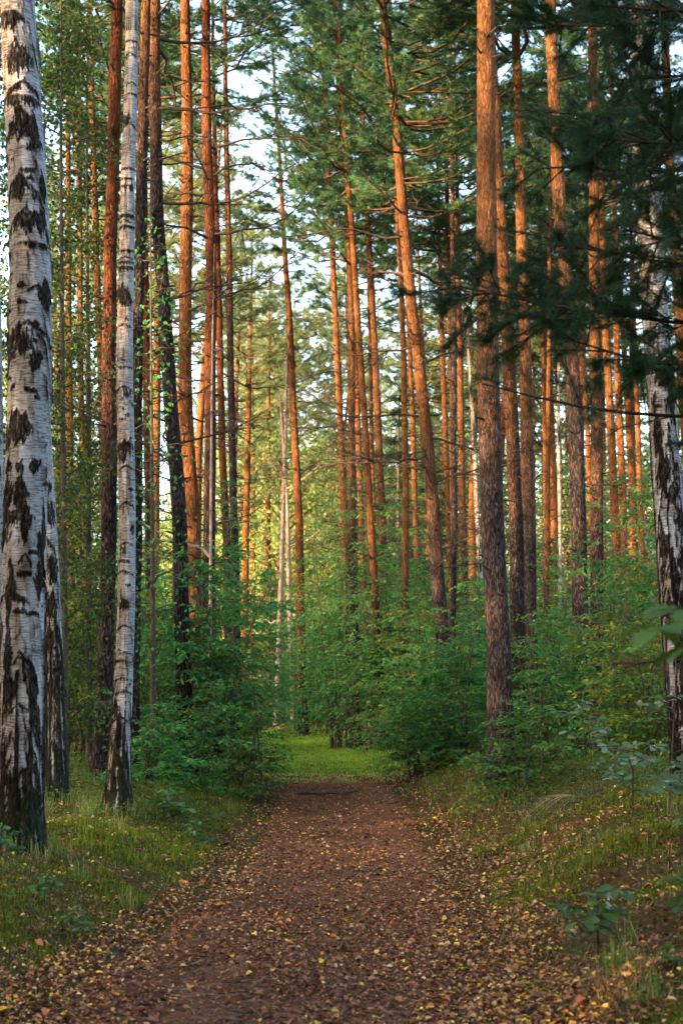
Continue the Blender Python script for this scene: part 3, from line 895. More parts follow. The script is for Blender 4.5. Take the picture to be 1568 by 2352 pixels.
PINES = [
    # label, picture points (row, column), width, distance, height, bark, crown height, dead branches, branch length, crown scale
    ("thin orange pine just right of the big birch, leftmost of a close pair", [(0, 155), (700, 158), (1300, 165)], 18, 32, 21, M_PINE_RED, 12.5, 10, 1.2, 1),
    ("thin orange pine of the close pair seen between the big and the slim birch", [(0, 183), (784, 184), (1300, 197)], 17, 33, 21, M_PINE_RED, 12.5, 10, 1.2, 1),
    ("slim orange pine directly left of the thick red pine behind the slim birch", [(0, 208), (500, 220), (784, 230), (1300, 246)], 19, 29, 21, M_PINE_RED, 13, 14, 1.3, 1),
    ("thick red barked pine with dark foot just left of the slim birch", [(0, 271), (400, 261), (784, 253), (1250, 249), (1750, 233)], 33, 17, 20, M_PINE_DEEP, 12, 10, 1.0, .9),
    ("grey barked pine close behind the right edge of the slim birch", [(0, 336), (425, 324), (784, 316), (1250, 311), (1700, 304)], 27, 18.5, 19, M_PINE_DARK, 12.5, 8, 1.0, .9),
    ("dark reddish pine behind the grey pine that hugs the slim birch", [(400, 332), (784, 336), (1200, 343)], 22, 27, 20, M_PINE_DEEP, 12, 16, 1.8, 1),
    ("dark pine leaning over to the left beside the tall orange pine", [(0, 356), (204, 355), (510, 361), (680, 377), (784, 384), (988, 396), (1192, 412), (1500, 420)], 33, 19.5, 18.5, M_PINE_DARK, 11.5, 20, 2.2, 1),
    ("tall bright orange pine standing right of the leaning dark pine", [(0, 427), (400, 430), (700, 424), (988, 430), (1192, 442), (1500, 452)], 32, 22, 21, M_PINE_RED, 14, 20, 2.0, 1),
    ("straight brown pine with a thin bleached pole against its trunk", [(0, 472), (340, 479), (680, 487), (900, 484), (1192, 479), (1500, 478)], 27, 21.5, 21, M_PINE_DEEP, 14, 24, 2.2, 1.05),
    ("slim reddish pine just left of a thinner dark pine, left of the golden gap", [(300, 492), (784, 505), (1050, 512), (1250, 521)], 18, 35, 23, M_PINE_DEEP, 16.5, 14, 1.6, 1),
    ("slim dark pine at the left edge of the golden gap", [(200, 518), (425, 522), (784, 529), (1200, 538)], 18, 31, 22, M_PINE_DARK, 15.5, 18, 1.8, 1),
    ("orange pine curving up through the golden gap beside the pale forked trunk", [(0, 618), (170, 629), (340, 640), (510, 650), (680, 661), (784, 667), (988, 676), (1192, 687), (1470, 690)], 19, 41, 24, M_PINE_RED, 15, 24, 2.0, 1),
    ("orange pine leftmost of the slim cluster behind the central bush", [(0, 734), (374, 753), (784, 773), (1192, 790)], 17, 34, 19.5, M_PINE_RED, 12, 20, 1.9, .85),
    ("straight orange brown pine second in the slim cluster behind the central bush", [(240, 780), (374, 791), (510, 799), (784, 807), (1192, 809)], 19, 33, 20, M_PINE, 11.5, 24, 2.0, .85),
    ("thin far orange pine hidden partly behind the slim cluster's second trunk", [(500, 800), (900, 821), (1192, 829)], 14, 42, 21, M_PINE_RED, 13, 10, 1.5, 1),
    ("orange pine leaning out to the right in the middle of the slim cluster", [(374, 795), (510, 807), (680, 817), (784, 825), (950, 836), (1192, 850)], 17, 31, 19, M_PINE_RED, 12.5, 16, 1.7, .8),
    ("very thin orange pine just left of the pinkish pine in the slim cluster", [(400, 838), (784, 849), (1000, 853)], 11, 46, 21, M_PINE_RED, 13, 10, 1.4, 1),
    ("pinkish pine at the right end of the slim cluster behind the central bush", [(0, 822), (340, 835), (680, 854), (784, 860), (1060, 870), (1192, 877)], 18, 36, 20, M_PINE, 13, 20, 1.9, .85),
    ("straight narrow orange pine left of the big leaning pine", [(100, 898), (340, 906), (784, 926), (1192, 931), (1500, 930)], 15, 31, 20, M_PINE_RED, 12, 16, 1.7, 1),
    ("narrow orange pine half hidden behind the big leaning pine", [(300, 925), (784, 940), (988, 948), (1192, 954)], 13, 41, 21, M_PINE_RED, 13, 10, 1.5, 1),
    ("big pine leaning to the left in the middle, with a grey foot", [(0, 876), (170, 896), (340, 916), (510, 928), (680, 942), (784, 957), (988, 979), (1192, 996), (1362, 1007), (1481, 1018)], 29, 25.5, 18, M_PINE, 9.8, 22, 2.9, 1.0),
    ("slim orange pine directly right of the big leaning pine", [(300, 1003), (784, 1013), (1192, 1031)], 14, 38, 21, M_PINE_RED, 12.5, 16, 1.7, 1),
    ("orange pine second to the right of the big leaning pine", [(200, 1020), (784, 1035), (1192, 1042)], 16, 35, 20, M_PINE_RED, 12, 18, 1.7, 1),
    ("thin dark pole straight pine in front of the orange pair right of the leaning pine", [(300, 1036), (784, 1043), (1400, 1040)], 13, 28, 17, M_PINE_DARK, 11.5, 16, 1.6, .8),
    ("reddish pine nearest the thick main pine on its left side", [(300, 1046), (784, 1055), (1150, 1062)], 16, 37, 20, M_PINE, 12.5, 14, 1.5, 1),
    ("thickest pine right of the path, orange above and black furrowed below", [(0, 1116), (340, 1117), (680, 1118), (988, 1123), (1192, 1128), (1362, 1137), (1532, 1146), (1740, 1148)], 51, 17.2, 21, M_PINE, 13, 12, 1.1, 1.1),
    ("grey footed pine standing tight behind the thickest pine", [(100, 1126), (340, 1140), (680, 1161), (988, 1173), (1192, 1184), (1500, 1190)], 31, 21.5, 20, M_PINE, 12.5, 12, 1.2, 1),
    ("orange pine third from the thickest pine, behind the grey footed one", [(0, 1182), (340, 1191), (784, 1204), (1192, 1212), (1450, 1215)], 29, 25, 20, M_PINE, 12, 16, 1.7, 1),
    ("very thin far pine right behind the third orange pine", [(400, 1217), (784, 1226), (1100, 1224)], 10, 52, 22, M_PINE_RED, 13, 8, 1.2, 1),
    ("thin orange pine left of two crossing thin trunks on the right", [(300, 1232), (784, 1247), (1192, 1253)], 12, 43, 21, M_PINE_RED, 13, 10, 1.3, 1),
    ("thin straight pine right of two crossing thin trunks on the right", [(300, 1262), (784, 1261), (1000, 1259), (1500, 1251)], 12, 33, 18, M_PINE_RED, 12, 12, 1.2, .8),
    ("thinnest leaning far pine between the crossing pair and the pink orange pine", [(300, 1256), (784, 1272), (1100, 1290)], 8, 56, 21, M_PINE_RED, 13, 6, 1.0, 1),
    ("stout pink orange pine with a black foot in the right hand undergrowth", [(0, 1262), (170, 1269), (340, 1277), (510, 1287), (680, 1303), (784, 1310), (988, 1319), (1192, 1325), (1362, 1330), (1549, 1333)], 34, 20.5, 19, M_PINE, 12, 12, 1.2, 1),
    ("thin orange pine seen between the stout pink pine and the straight one", [(500, 1322), (784, 1335), (988, 1349), (1100, 1351)], 13, 41, 21, M_PINE_RED, 13, 8, 1.2, 1),
    ("straight orange pine with purple grey lower bark, right of the stout pink one", [(0, 1358), (340, 1362), (784, 1364), (988, 1370), (1192, 1371), (1450, 1369)], 28, 23.5, 21, M_PINE, 12.5, 14, 1.4, 1),
    ("brown pine left of two close trunks beyond the right hand undergrowth", [(500, 1380), (784, 1390), (988, 1402), (1110, 1408)], 20, 33, 20, M_PINE_RED, 12.5, 12, 1.4, 1),
    ("orange pine right of two close trunks beyond the right hand undergrowth", [(0, 1395), (340, 1409), (784, 1415), (988, 1422), (1110, 1427)], 17, 34, 20, M_PINE_RED, 12.5, 12, 1.4, 1),
    ("bright slim pine standing alone left of the patched right hand birch", [(200, 1431), (400, 1443), (784, 1455), (988, 1465), (1110, 1468)], 13, 40, 20, M_PINE_RED, 13, 12, 1.4, 1),
    ("orange pine half hidden behind the patched right hand birch", [(0, 1522), (400, 1538), (784, 1562), (1200, 1585)], 27, 24, 20, M_PINE_RED, 13, 6, 1.0, 1),
]
for k, (lab, poly, w, d, H, mt, cz, nb, lm, cs) in enumerate(PINES):
    make_pine(lab, poly, w, d, H, mt, cz, k, int(nb * 1.6), lm * 1.15, cs)


# ------------------------------------------------------------------ birches
def birch_trunk(acc, A, r, H, rng, seed, scars, black_to, sides, step, zmax_fine, prof=None, auto=30, algae=.5):
    """trunk with real relief; 'tint' red = black corky bark, green = algae"""
    C = np.concatenate([resample(A[A[:, 2] <= zmax_fine + 1] if False else A, step)])
    fine = C[C[:, 2] <= zmax_fine]; top = C[C[:, 2] > zmax_fine][::max(1, int(.25 / step))]
    C = np.concatenate([fine, top, C[-1:]]) if len(top) else fine
    pr = prof or [(-.3, 1.7), (0, 1.5), (.2, 1.28), (.6, 1.12), (1.5, 1.04), (4, 1.0), (8, .86), (H - 2, .35), (H, .06)]
    rad = r * np.interp(C[:, 2], [a for a, _ in pr], [b for _, b in pr])
    ang = np.linspace(0, TAU, sides, endpoint=False)
    zz, aa = np.meshgrid(C[:, 2], ang, indexing='ij')
    # u: -1..1 across the face turned to the viewer (angle of -Y), wraps behind
    rel = (aa - 1.5 * math.pi + math.pi) % TAU - math.pi
    cu, su = np.cos(aa), np.sin(aa)
    nv = fbm(cu * 5 + 3, su * 5 + zz * 1.1, seed + 21, 4) - .47
    n1 = fbm(cu * 2.2 + 7 + zz * .7, su * 2.2 + zz * 3.1, seed, 4)
    n2 = fbm(cu * 6 + zz * 1.5, su * 6 + zz * 12, seed + 5, 4)
    dark = np.zeros_like(zz)
    n3 = fbm(cu * 14 + zz * 3, su * 14 + zz * 26, seed + 8, 3)
    wr = (n2 - .47) * 2 + (n3 - .44) * 1.3 + (fbm(cu * 20, su * 20 + zz * 45, seed + 31, 2) - .37) * .8
    for (u, z, w, h, typ) in scars:
        du = (rel - u + math.pi) % TAU - math.pi
        a = du / w; b = (zz - z) / h
        if typ == 'd':        # diamond fissure
            v = 1.05 - np.abs(a + wr * .25) - np.abs(b) + wr * .55
        elif typ == 'c':      # chevron under an old branch
            v = .34 - np.abs(b + np.abs(a) * 1.0 - .4 + wr * .25) + wr * .32 - 1.2 * np.clip(np.abs(a) - 1, 0, 9)
        elif typ == 'b':      # ragged band round the stem
            v = .8 - np.abs(b + wr * .6) - np.clip(np.abs(a) - 1, 0, 9) + wr * .5
        else:                 # blot
            v = 1 - np.sqrt(a * a + b * b) + wr * .8
        dark = np.maximum(dark, sstep(0, .08, v) * np.clip(.72 + 1.0 * sstep(.25, .6, n3 * .6 + n2 * .4), 0, 1))
    for _ in range(auto):     # short lens-shaped marks
        z = rng.uniform(.8, zmax_fine); u = rng.uniform(-math.pi, math.pi); w = rng.uniform(.12, .4) ; h = rng.uniform(.012, .03)
        du = (rel - u + math.pi) % TAU - math.pi
        v = 1 - np.sqrt((du / w) ** 2 + ((zz - z + np.abs(du) * .05) / h) ** 2) + wr * .5
        dark = np.maximum(dark, sstep(0, .3, v))
    # black corky foot with islands of white
    foot = sstep(.0, .16, nv * 1.9 + (n1 - .47) * .9 + (n2 - .47) * 1.1 + (n3 - .44) * .7 + np.interp(zz, [0, black_to * .4, black_to, black_to * 1.6], [.62, .34, .0, -.6]))
    smudge = .55 * sstep(.50, .70, n2 * .6 + n3 * .25 + n1 * .25)
    dark = np.maximum(np.maximum(dark, foot), smudge)
    alg = .5 * sstep(.45, .95, n1 * .7 + n2 * .6 + np.interp(zz, [0, .12, algae, algae * 2], [.3, .16, -.02, -.5]))
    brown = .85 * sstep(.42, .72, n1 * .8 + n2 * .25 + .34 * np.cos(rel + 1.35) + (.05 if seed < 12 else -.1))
    relief = 1 + .05 * (fbm(cu * 1.2 + 3 + zz * .4, su * 1.2 + zz * .5, seed + 9, 3) - .45) * 2 + dark * (.07 * (n2 - .5) * 2 + .10 * nv + .02) + foot * (.03 + .22 * nv)
    R = rad[:, None] * relief
    # root flare
    flare = np.interp(zz, [-.3, 0, .3], [.25, .16, 0]) * (np.sin(aa * 4 + seed) * .5 + .5)
    R = R * (1 + flare)
    V = np.stack([C[:, 0][:, None] + R * cu, C[:, 1][:, None] + R * su, zz], -1)
    n = len(C)
    i = np.arange(n - 1)[:, None] * sides; j = np.arange(sides)[None, :]; kk = (j + 1) % sides
    f = np.stack([i + j, i + kk, i + sides + kk, i + sides + j], -1).reshape(-1, 4)
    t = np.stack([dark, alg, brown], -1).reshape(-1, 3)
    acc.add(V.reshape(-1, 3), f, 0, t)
    return C, rad


def birch_crown_mesh(seed, n=3500, h=8.0, r=2.2, leaf=.06, cols=None):
    rng = np.random.default_rng(70 + seed)
    acc = Acc()
    cols = cols or [(0.045, 0.085, 0.02), (0.06, 0.11, 0.025), (0.09, 0.13, 0.03), (0.2, 0.17, 0.03)]
    for k in range(26):
        z = rng.uniform(0, h * .85); az = rng.uniform(0, TAU); L = r * rng.uniform(.5, 1) * (1 - .5 * z / h)
        t = np.linspace(0, 1, 7)
        pts = np.stack([np.cos(az) * t * L, np.sin(az) * t * L, z + L * (.75 * t - .55 * t * t)], -1) + np.cumsum(rng.normal(0, .03, (7, 3)), 0) * (t > 0)[:, None]
        tube(acc, pts, np.interp(t, [0, 1], [.03, .006]), 5, 1)
        m = n // 26
        f = rng.uniform(.25, 1, m); p = np.stack([np.interp(f, t, pts[:, q]) for q in range(3)], -1)
        q = p + np.stack([rng.normal(0, .22, m), rng.normal(0, .22, m), rng.uniform(-.8, .15, m)], -1)
        sticks(acc, p[::4], q[::4], .003, .0015, 1)
        g = rng.uniform(.2, 1, m)[:, None]
        leaves(acc, p + (q - p) * g, rng.normal(0, 1, (m, 3)) + np.array([0, 0, -.5]), nrm(rng.normal(0, .7, (m, 3)) + np.array([0, 0, .8])), rng.uniform(.7, 1.2, m) * leaf, rng.uniform(.55, .85, m) * leaf, 0, pal(rng, m, cols, .25))
    return acc.mesh("birch_crown", [M_LEAF, M_STEM])


BIRCH_CROWN = birch_crown_mesh(1)


def zrow(row, d):
    """height above the ground of a picture row at distance d, for scars measured on the picture"""
    return at(784, row, d).z


def make_birch(label, poly, w, d, H, scars, black_to, seed, sides, step, zfine, crown_z=9.0, auto=30, algae=.5, prof=None, mat=None):
    rng = np.random.default_rng(2000 + seed)
    base, A = trunk_axis(poly, d, H)
    root = thing("birch_tree", base, label, "birch tree")
    acc = Acc()
    sc = [(u, zrow(row, d) - base.z, ww, hh * d / FPX, ty) for (u, row, ww, hh, ty) in scars]
    C, rad = birch_trunk(acc, A, .5 * w * d / FPX, H, rng, seed * 3.3, sc, black_to, sides, step, zfine, prof, auto, algae)
    link("trunk", acc.mesh("birch_trunk", [mat or M_BIRCH]), root)
    c = link("crown", BIRCH_CROWN, root)
    c.location = (np.interp(crown_z, C[:, 2], C[:, 0]), np.interp(crown_z, C[:, 2], C[:, 1]), crown_z)
    c.rotation_euler = (0, 0, seed)
    return root, C, rad


B1 = [(-.9, 60, .9, 30, 'b'), (.2, 150, .9, 40, 'x'), (.3, 215, 1.0, 26, 'c'), (-.4, 245, 1.2, 16, 'b'), (.1, 300, .9, 45, 'd'), (.75, 320, .35, 60, 'd'), (-.1, 320, 1.3, 40, 'c'), (.5, 352, .4, 14, 'x'),
      (-1.2, 375, .5, 16, 'x'), (.2, 405, .5, 8, 'x'), (-.2, 440, 1.0, 50, 'c'), (-.2, 450, .3, 40, 'd'), (.05, 520, 1.15, 50, 'c'), (.12, 525, .35, 45, 'd'), (.8, 515, .5, 30, 'd'), (1.1, 440, .3, 50, 'd'),
      (-1.3, 600, .5, 14, 'x'), (.5, 572, .6, 8, 'b'), (1.0, 690, .5, 45, 'd'), (.6, 670, .5, 14, 'c'), (.1, 760, .8, 24, 'c'), (-.3, 790, 1.0, 34, 'x'), (.5, 830, .4, 34, 'd'), (-1.2, 820, .5, 60, 'd'), (.3, 905, .4, 8, 'x'),
      (-.4, 985, .6, 50, 'd'), (.05, 990, .35, 40, 'd'), (-1.1, 1010, .6, 40, 'd'), (-.75, 1076, .24, 14, 'x'), (-.15, 1080, .26, 15, 'x'), (.55, 1075, .3, 18, 'x'), (-.1, 1140, .5, 55, 'd'), (-.9, 1150, .5, 70, 'd'), (.2, 1200, .32, 60, 'd'), (-.6, 1195, .8, 24, 'b'), (-1.0, 1230, .5, 30, 'x'), (1.2, 1250, .35, 90, 'd'),
      (.25, 1285, .3, 20, 'c'), (-.45, 1350, .36, 70, 'd'), (-.45, 1370, .8, 24, 'c'), (1.0, 1340, .32, 60, 'd'), (.25, 1322, .3, 8, 'x'), (.1, 1405, .3, 7, 'x'), (-.55, 1500, .34, 95, 'd'), (-.5, 1590, .6, 60, 'd'), (.8, 1590, .4, 60, 'd'), (.15, 1510, .3, 20, 'c'), (.1, 1625, .5, 18, 'c'), (-1.3, 1450, .5, 60, 'd')]
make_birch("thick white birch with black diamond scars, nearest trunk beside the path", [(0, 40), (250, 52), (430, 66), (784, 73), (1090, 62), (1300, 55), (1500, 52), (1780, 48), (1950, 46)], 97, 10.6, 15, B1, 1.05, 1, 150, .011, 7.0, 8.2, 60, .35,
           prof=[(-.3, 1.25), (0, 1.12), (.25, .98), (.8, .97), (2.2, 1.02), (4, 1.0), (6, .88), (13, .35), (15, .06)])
B2 = [(0, 45, 1.3, 14, 'c'), (.1, 72, 1.2, 8, 'c'), (.2, 100, 1, 4, 'b'), (-.2, 130, 1, 8, 'c'), (.3, 197, .9, 7, 'c'), (.5, 222, .7, 4, 'b'), (-.6, 280, .8, 14, 'x'), (0, 292, 1.2, 12, 'c'), (.2, 392, .9, 4, 'b'), (-.3, 415, 1, 4, 'b'), (.7, 435, .5, 10, 'x'), (-.5, 432, .6, 5, 'b'),
      (0, 500, 1.2, 5, 'b'), (-.3, 512, 1, 6, 'c'), (.1, 525, 1.4, 6, 'b'), (0, 580, 1.4, 5, 'b'), (-.1, 596, 1.2, 6, 'c'), (.1, 606, 1.3, 5, 'b'), (-.2, 620, 1.2, 6, 'b'), (-.5, 680, 1.1, 22, 'x'), (.3, 695, 1.2, 18, 'd'), (0, 750, 1, 6, 'c'), (-.4, 830, .8, 5, 'c'), (.3, 846, .7, 4, 'b'),
      (0, 895, 1.3, 12, 'c'), (.4, 905, .5, 14, 'x'), (-.5, 940, .6, 6, 'c'), (.3, 956, .4, 4, 'x'), (-.2, 966, .5, 4, 'x'), (0, 1030, 1.3, 16, 'x'), (-.4, 1050, .6, 16, 'x'), (.1, 1075, 1, 9, 'c'), (.6, 1126, .4, 4, 'x'), (0, 1160, 1, 12, 'c'), (.9, 1215, .4, 14, 'x'), (0, 1250, .9, 6, 'c'), (-.4, 1290, .6, 5, 'b'), (-.3, 1315, 1.1, 8, 'c'),
      (.2, 1345, .4, 4, 'x'), (-.3, 1388, .8, 14, 'x'), (0, 1440, 1, 10, 'c'), (.2, 1500, .9, 6, 'c'), (-.5, 1518, .6, 5, 'b'), (.1, 1560, 1.2, 8, 'c'), (.2, 1590, 1.1, 8, 'c'), (-.6, 1630, .6, 20, 'x'), (0, 1650, .8, 12, 'c')]
make_birch("slim white birch with short dark bars and a mossy green foot", [(0, 303), (200, 303), (300, 298), (400, 293), (600, 293), (784, 285), (1000, 290), (1250, 294), (1500, 288), (1700, 277), (1870, 270)], 38, 13.8, 14, B2, .95, 2, 90, .013, 7.8, 9.0, 60, .55,
           prof=[(-.3, 1.9), (0, 1.75), (.2, 1.5), (.6, 1.25), (1.5, 1.08), (4, 1.0), (8, .80), (12, .3), (14, .05)])
B3 = [(0, 1120, 1, 40, 'd'), (.6, 1180, .8, 30, 'x'), (-.2, 1250, 1, 30, 'c'), (.5, 1310, .9, 40, 'd'), (0, 1390, 1.2, 30, 'x'), (-.3, 1470, 1, 40, 'd'), (.6, 1530, .6, 50, 'd'), (0, 1580, 1, 30, 'x')]
make_birch("blotched birch partly hidden behind the thick white birch's right edge", [(0, 48), (700, 84), (900, 94), (1100, 106), (1400, 122), (1600, 127), (1800, 130)], 38, 14.6, 14, B3, 2.1, 3, 80, .02, 6, 9.0, 50, 1.0)
B4 = [(-.7, 1000, .5, 60, 'd'), (.2, 870, .9, 40, 'x'), (-.5, 1090, .6, 60, 'x'), (.5, 930, .5, 60, 'd'), (0, 1140, .6, 30, 'x'), (.6, 1200, .5, 50, 'd'), (-.9, 1260, .5, 70, 'd'), (-.2, 1330, .5, 50, 'd'), (.4, 1290, .4, 30, 'x'), (.1, 1410, .6, 50, 'd'), (-.6, 1420, .4, 60, 'd'), (.5, 1480, .8, 50, 'x'), (-.3, 600, 1, 30, 'c'), (.3, 350, 1, 30, 'c'), (-.2, 180, 1, 20, 'c')]
make_birch("leaning birch with large black patches behind the overhanging pine boughs", [(0, 1470), (400, 1484), (784, 1507), (1050, 1528), (1250, 1541), (1450, 1555), (1640, 1572)], 64, 13.2, 14, B4, 2.6, 4, 100, .016, 7.5, 9.0, 40, .4)
make_birch("white birch glimpsed at the edge left of the thick birch", [(0, -28), (900, -8), (1100, -8), (1500, -14)], 32, 15.5, 13, [(0, 1000, 1, 30, 'c'), (0, 1080, 1, 20, 'x')], 1.5, 5, 60, .03, 6, 9.0, 30)
make_birch("thin dark barred birch far behind the reddish pine", [(700, 1068), (1000, 1088), (1130, 1092)], 12, 42, 15, [(0, 900, 1, 30, 'x'), (0, 1000, 1, 40, 'x')], 5, 6, 24, .08, 9, 10.0, 20, mat=M_BIRCH_FAR)
make_birch("thin white birch low between the crossing pair and the leaning far pine", [(700, 1282), (1000, 1282), (1180, 1284)], 10, 44, 15, [(0, 1000, 1, 30, 'x')], 3, 7, 24, .08, 9, 10.0, 20, mat=M_BIRCH_FAR)


# ------------------------------------------------------------------ pale dead trunks in the glow
def dead_tree(label, stems, d, w, limbs, seed, tops):
    rng = np.random.default_rng(3000 + seed)
    root = None
    acc = Acc()
    for st, tp in zip(stems, tops):
        b, A = trunk_axis(st, d, tp)
        if root is None:
            base = b
            root = thing("dead_tree", base, label, "dead tree")
        A = A + np.array(b - base)
        C = resample(A, .25)
        r = .5 * w * d / FPX * np.interp(C[:, 2], [0, .3, 2, tp - .1, tp], [1.5, 1.2, 1.05, .5, .18])
        tube(acc, C, r, 10, 0, None, .16, seed)
        for _ in range(limbs):
            z = rng.uniform(2.5, tp - .5); az = rng.uniform(0, TAU)
            c0 = np.array([np.interp(z, C[:, 2], C[:, 0]), np.interp(z, C[:, 2], C[:, 1]), z])
            L = rng.uniform(.4, 1.6); t = np.linspace(0, 1, 5)
            pts = c0 + np.stack([np.cos(az) * t * L, np.sin(az) * t * L, L * (.5 * t + .2 * t * t)], -1) + np.cumsum(rng.normal(0, .05, (5, 3)), 0) * (t > 0)[:, None]
            tube(acc, pts, np.interp(t, [0, 1], [.03, .008]), 5, 0)
    link("trunk", acc.mesh("dead_trunk", [M_PALE]), root)
    return root


dead_tree("pale bleached trunk forking into two stems beside the curving orange pine", [[(850, 659), (1000, 656), (1150, 651), (1350, 645)], [(900, 643), (1000, 650), (1180, 660), (1340, 663)]], 45, 12, 5, 1, (12, 10.5))
dead_tree("bleached thin pole leaning against the straight brown pine", [[(560, 493), (784, 488), (1100, 485), (1450, 483)]], 20.8, 8, 1, 2, (6.8,))

# ------------------------------------------------------------------ shrubs and saplings
LEAF_GREEN = [(0.048, 0.172, 0.050), (0.066, 0.200, 0.054), (0.034, 0.140, 0.048), (0.10, 0.210, 0.046)]
LEAF_YG = [(0.080, 0.165, 0.035), (0.105, 0.18, 0.035), (0.06, 0.14, 0.04), (0.18, 0.18, 0.03)]


def shrub_meshes(seed, h=3.0, spread=1.5, stems=6, nb=26, leaf=.075, cols=LEAF_GREEN, droop=.25, yellow=.01, wl=.5, sub=4):
    """foliage and stems of a layered broad-leaved shrub"""
    rng = np.random.default_rng(500 + seed)
    fo, stm = Acc(), Acc()
    BP, BD, BL = [], [], []
    for s in range(stems):
        az = TAU * s / stems + rng.uniform(-.5, .5); sp = spread * rng.uniform(.15, .6); hh = h * rng.uniform(.5, 1.08)
        t = np.linspace(0, 1, 9)
        pts = np.stack([np.cos(az) * sp * t ** 1.4, np.sin(az) * sp * t ** 1.4, hh * t], -1) + np.cumsum(rng.normal(0, .025, (9, 3)), 0) * (t > 0)[:, None]
        pts[:, :2] += rng.normal(0, .10, 2)
        pts[0, 2] = -.08
        tube(stm, pts, np.interp(t, [0, 1], [.008 + .005 * h, .004]), 6, 0)
        for _ in range(nb):
            a = rng.uniform(.12, 1.0)
            p = np.array([np.interp(a, t, pts[:, q]) for q in range(3)])
            baz = rng.uniform(0, TAU)
            L = rng.uniform(.3, 1.0) * spread * (1.1 - .6 * a) * .8
            BP.append(p); BD.append([math.cos(baz), math.sin(baz), rng.uniform(-.1, .5)]); BL.append(L)
    BP, BD, BL = np.array(BP), nrm(np.array(BD)), np.array(BL)
    allp, alld, allL = [BP], [BD], [BL]
    for _ in range(sub):
        f = rng.uniform(.3, .9, len(BP))[:, None]
        sd = nrm(np.cross(BD, [0, 0, 1.0])) * rng.choice([-1, 1], len(BP))[:, None]
        allp.append(BP + BD * BL[:, None] * f - np.array([0, 0, 1]) * (droop * .5 * BL * f[:, 0] ** 2)[:, None]); alld.append(nrm(BD * .8 + sd * .8 + np.array([0, 0, 1]) * rng.normal(0, .15, len(BP))[:, None])); allL.append(BL * rng.uniform(.35, .7, len(BP)))
    P = np.concatenate(allp); D = np.concatenate(alld); L = np.concatenate(allL)
    zc = np.array([0, 0, 1.0])
    def along(f):
        return P + D * (L * f)[:, None] - zc * (droop * L * f * f)[:, None]
    for f0, f1 in ((0, .5), (.5, 1)):
        sticks(stm, along(f0), along(f1), .004 * (1.2 - f0), .004 * (1.2 - f1) * .7, 0)
    step = leaf * .62
    mx = int(L.max() / step) + 1
    for i in range(1, mx + 1):
        f = i * step / L
        k = f <= 1.02
        if not k.any():
            break
        fk = f[k]
        p = P[k] + D[k] * (L[k] * fk)[:, None] - zc * (droop * L[k] * fk * fk)[:, None]
        sd = nrm(np.cross(D[k], zc)) * (1 if i % 2 else -1)
        d = nrm(D[k] * .55 + sd * .8 + rng.normal(0, .22, p.shape) - zc * rng.uniform(0, .45, len(p))[:, None])
        up = nrm(zc + rng.normal(0, .38, p.shape))
        ls = leaf * rng.uniform(.65, 1.2, len(p))
        tn = pal(rng, len(p), cols, .22)
        yk = rng.uniform(0, 1, len(p)) < yellow
        tn[yk] = pal(rng, int(yk.sum()), [(.32, .24, .03), (.26, .2, .03)], .2)
        leaves(fo, p, d, up, ls, ls * wl * rng.uniform(.85, 1.2, len(p)), 0, tn)
    return fo.mesh("shrub_foliage", [M_LEAF]), stm.mesh("shrub_stem", [M_STEM])


SHRUB = {
    'round': [shrub_meshes(k, 3.0, 1.5, 7, 19, .10, LEAF_GREEN, .25, .04) for k in range(3)],
    'tall': [shrub_meshes(10 + k, 4.6, 1.6, 6, 25, .115, LEAF_GREEN, .45, .005, .34) for k in range(3)],
    'low': [shrub_meshes(20 + k, 1.25, .9, 7, 12, .078, LEAF_GREEN, .2, .02) for k in range(3)],
    'light': [shrub_meshes(30 + k, 2.6, 1.4, 6, 17, .09, LEAF_YG, .25, .05) for k in range(2)],
}


def shrub(kind, x, y, label, sc=1.0, group=None, k=None, name="shrub", cat="shrub", rz=None, zs=1.0):
    ms = SHRUB[kind]
    fo, st = ms[rnd.randrange(len(ms)) if k is None else k % len(ms)]
    root = thing(name, (x, y, gz1(x, y)), label, cat, group, rnd.uniform(0, TAU) if rz is None else rz, sc)
    root.scale = (sc, sc, sc * zs)
    link("stem", st, root)
    link("foliage", fo, root)
    return root


def sx(px, d):
    return (px - 784) / FPX * d


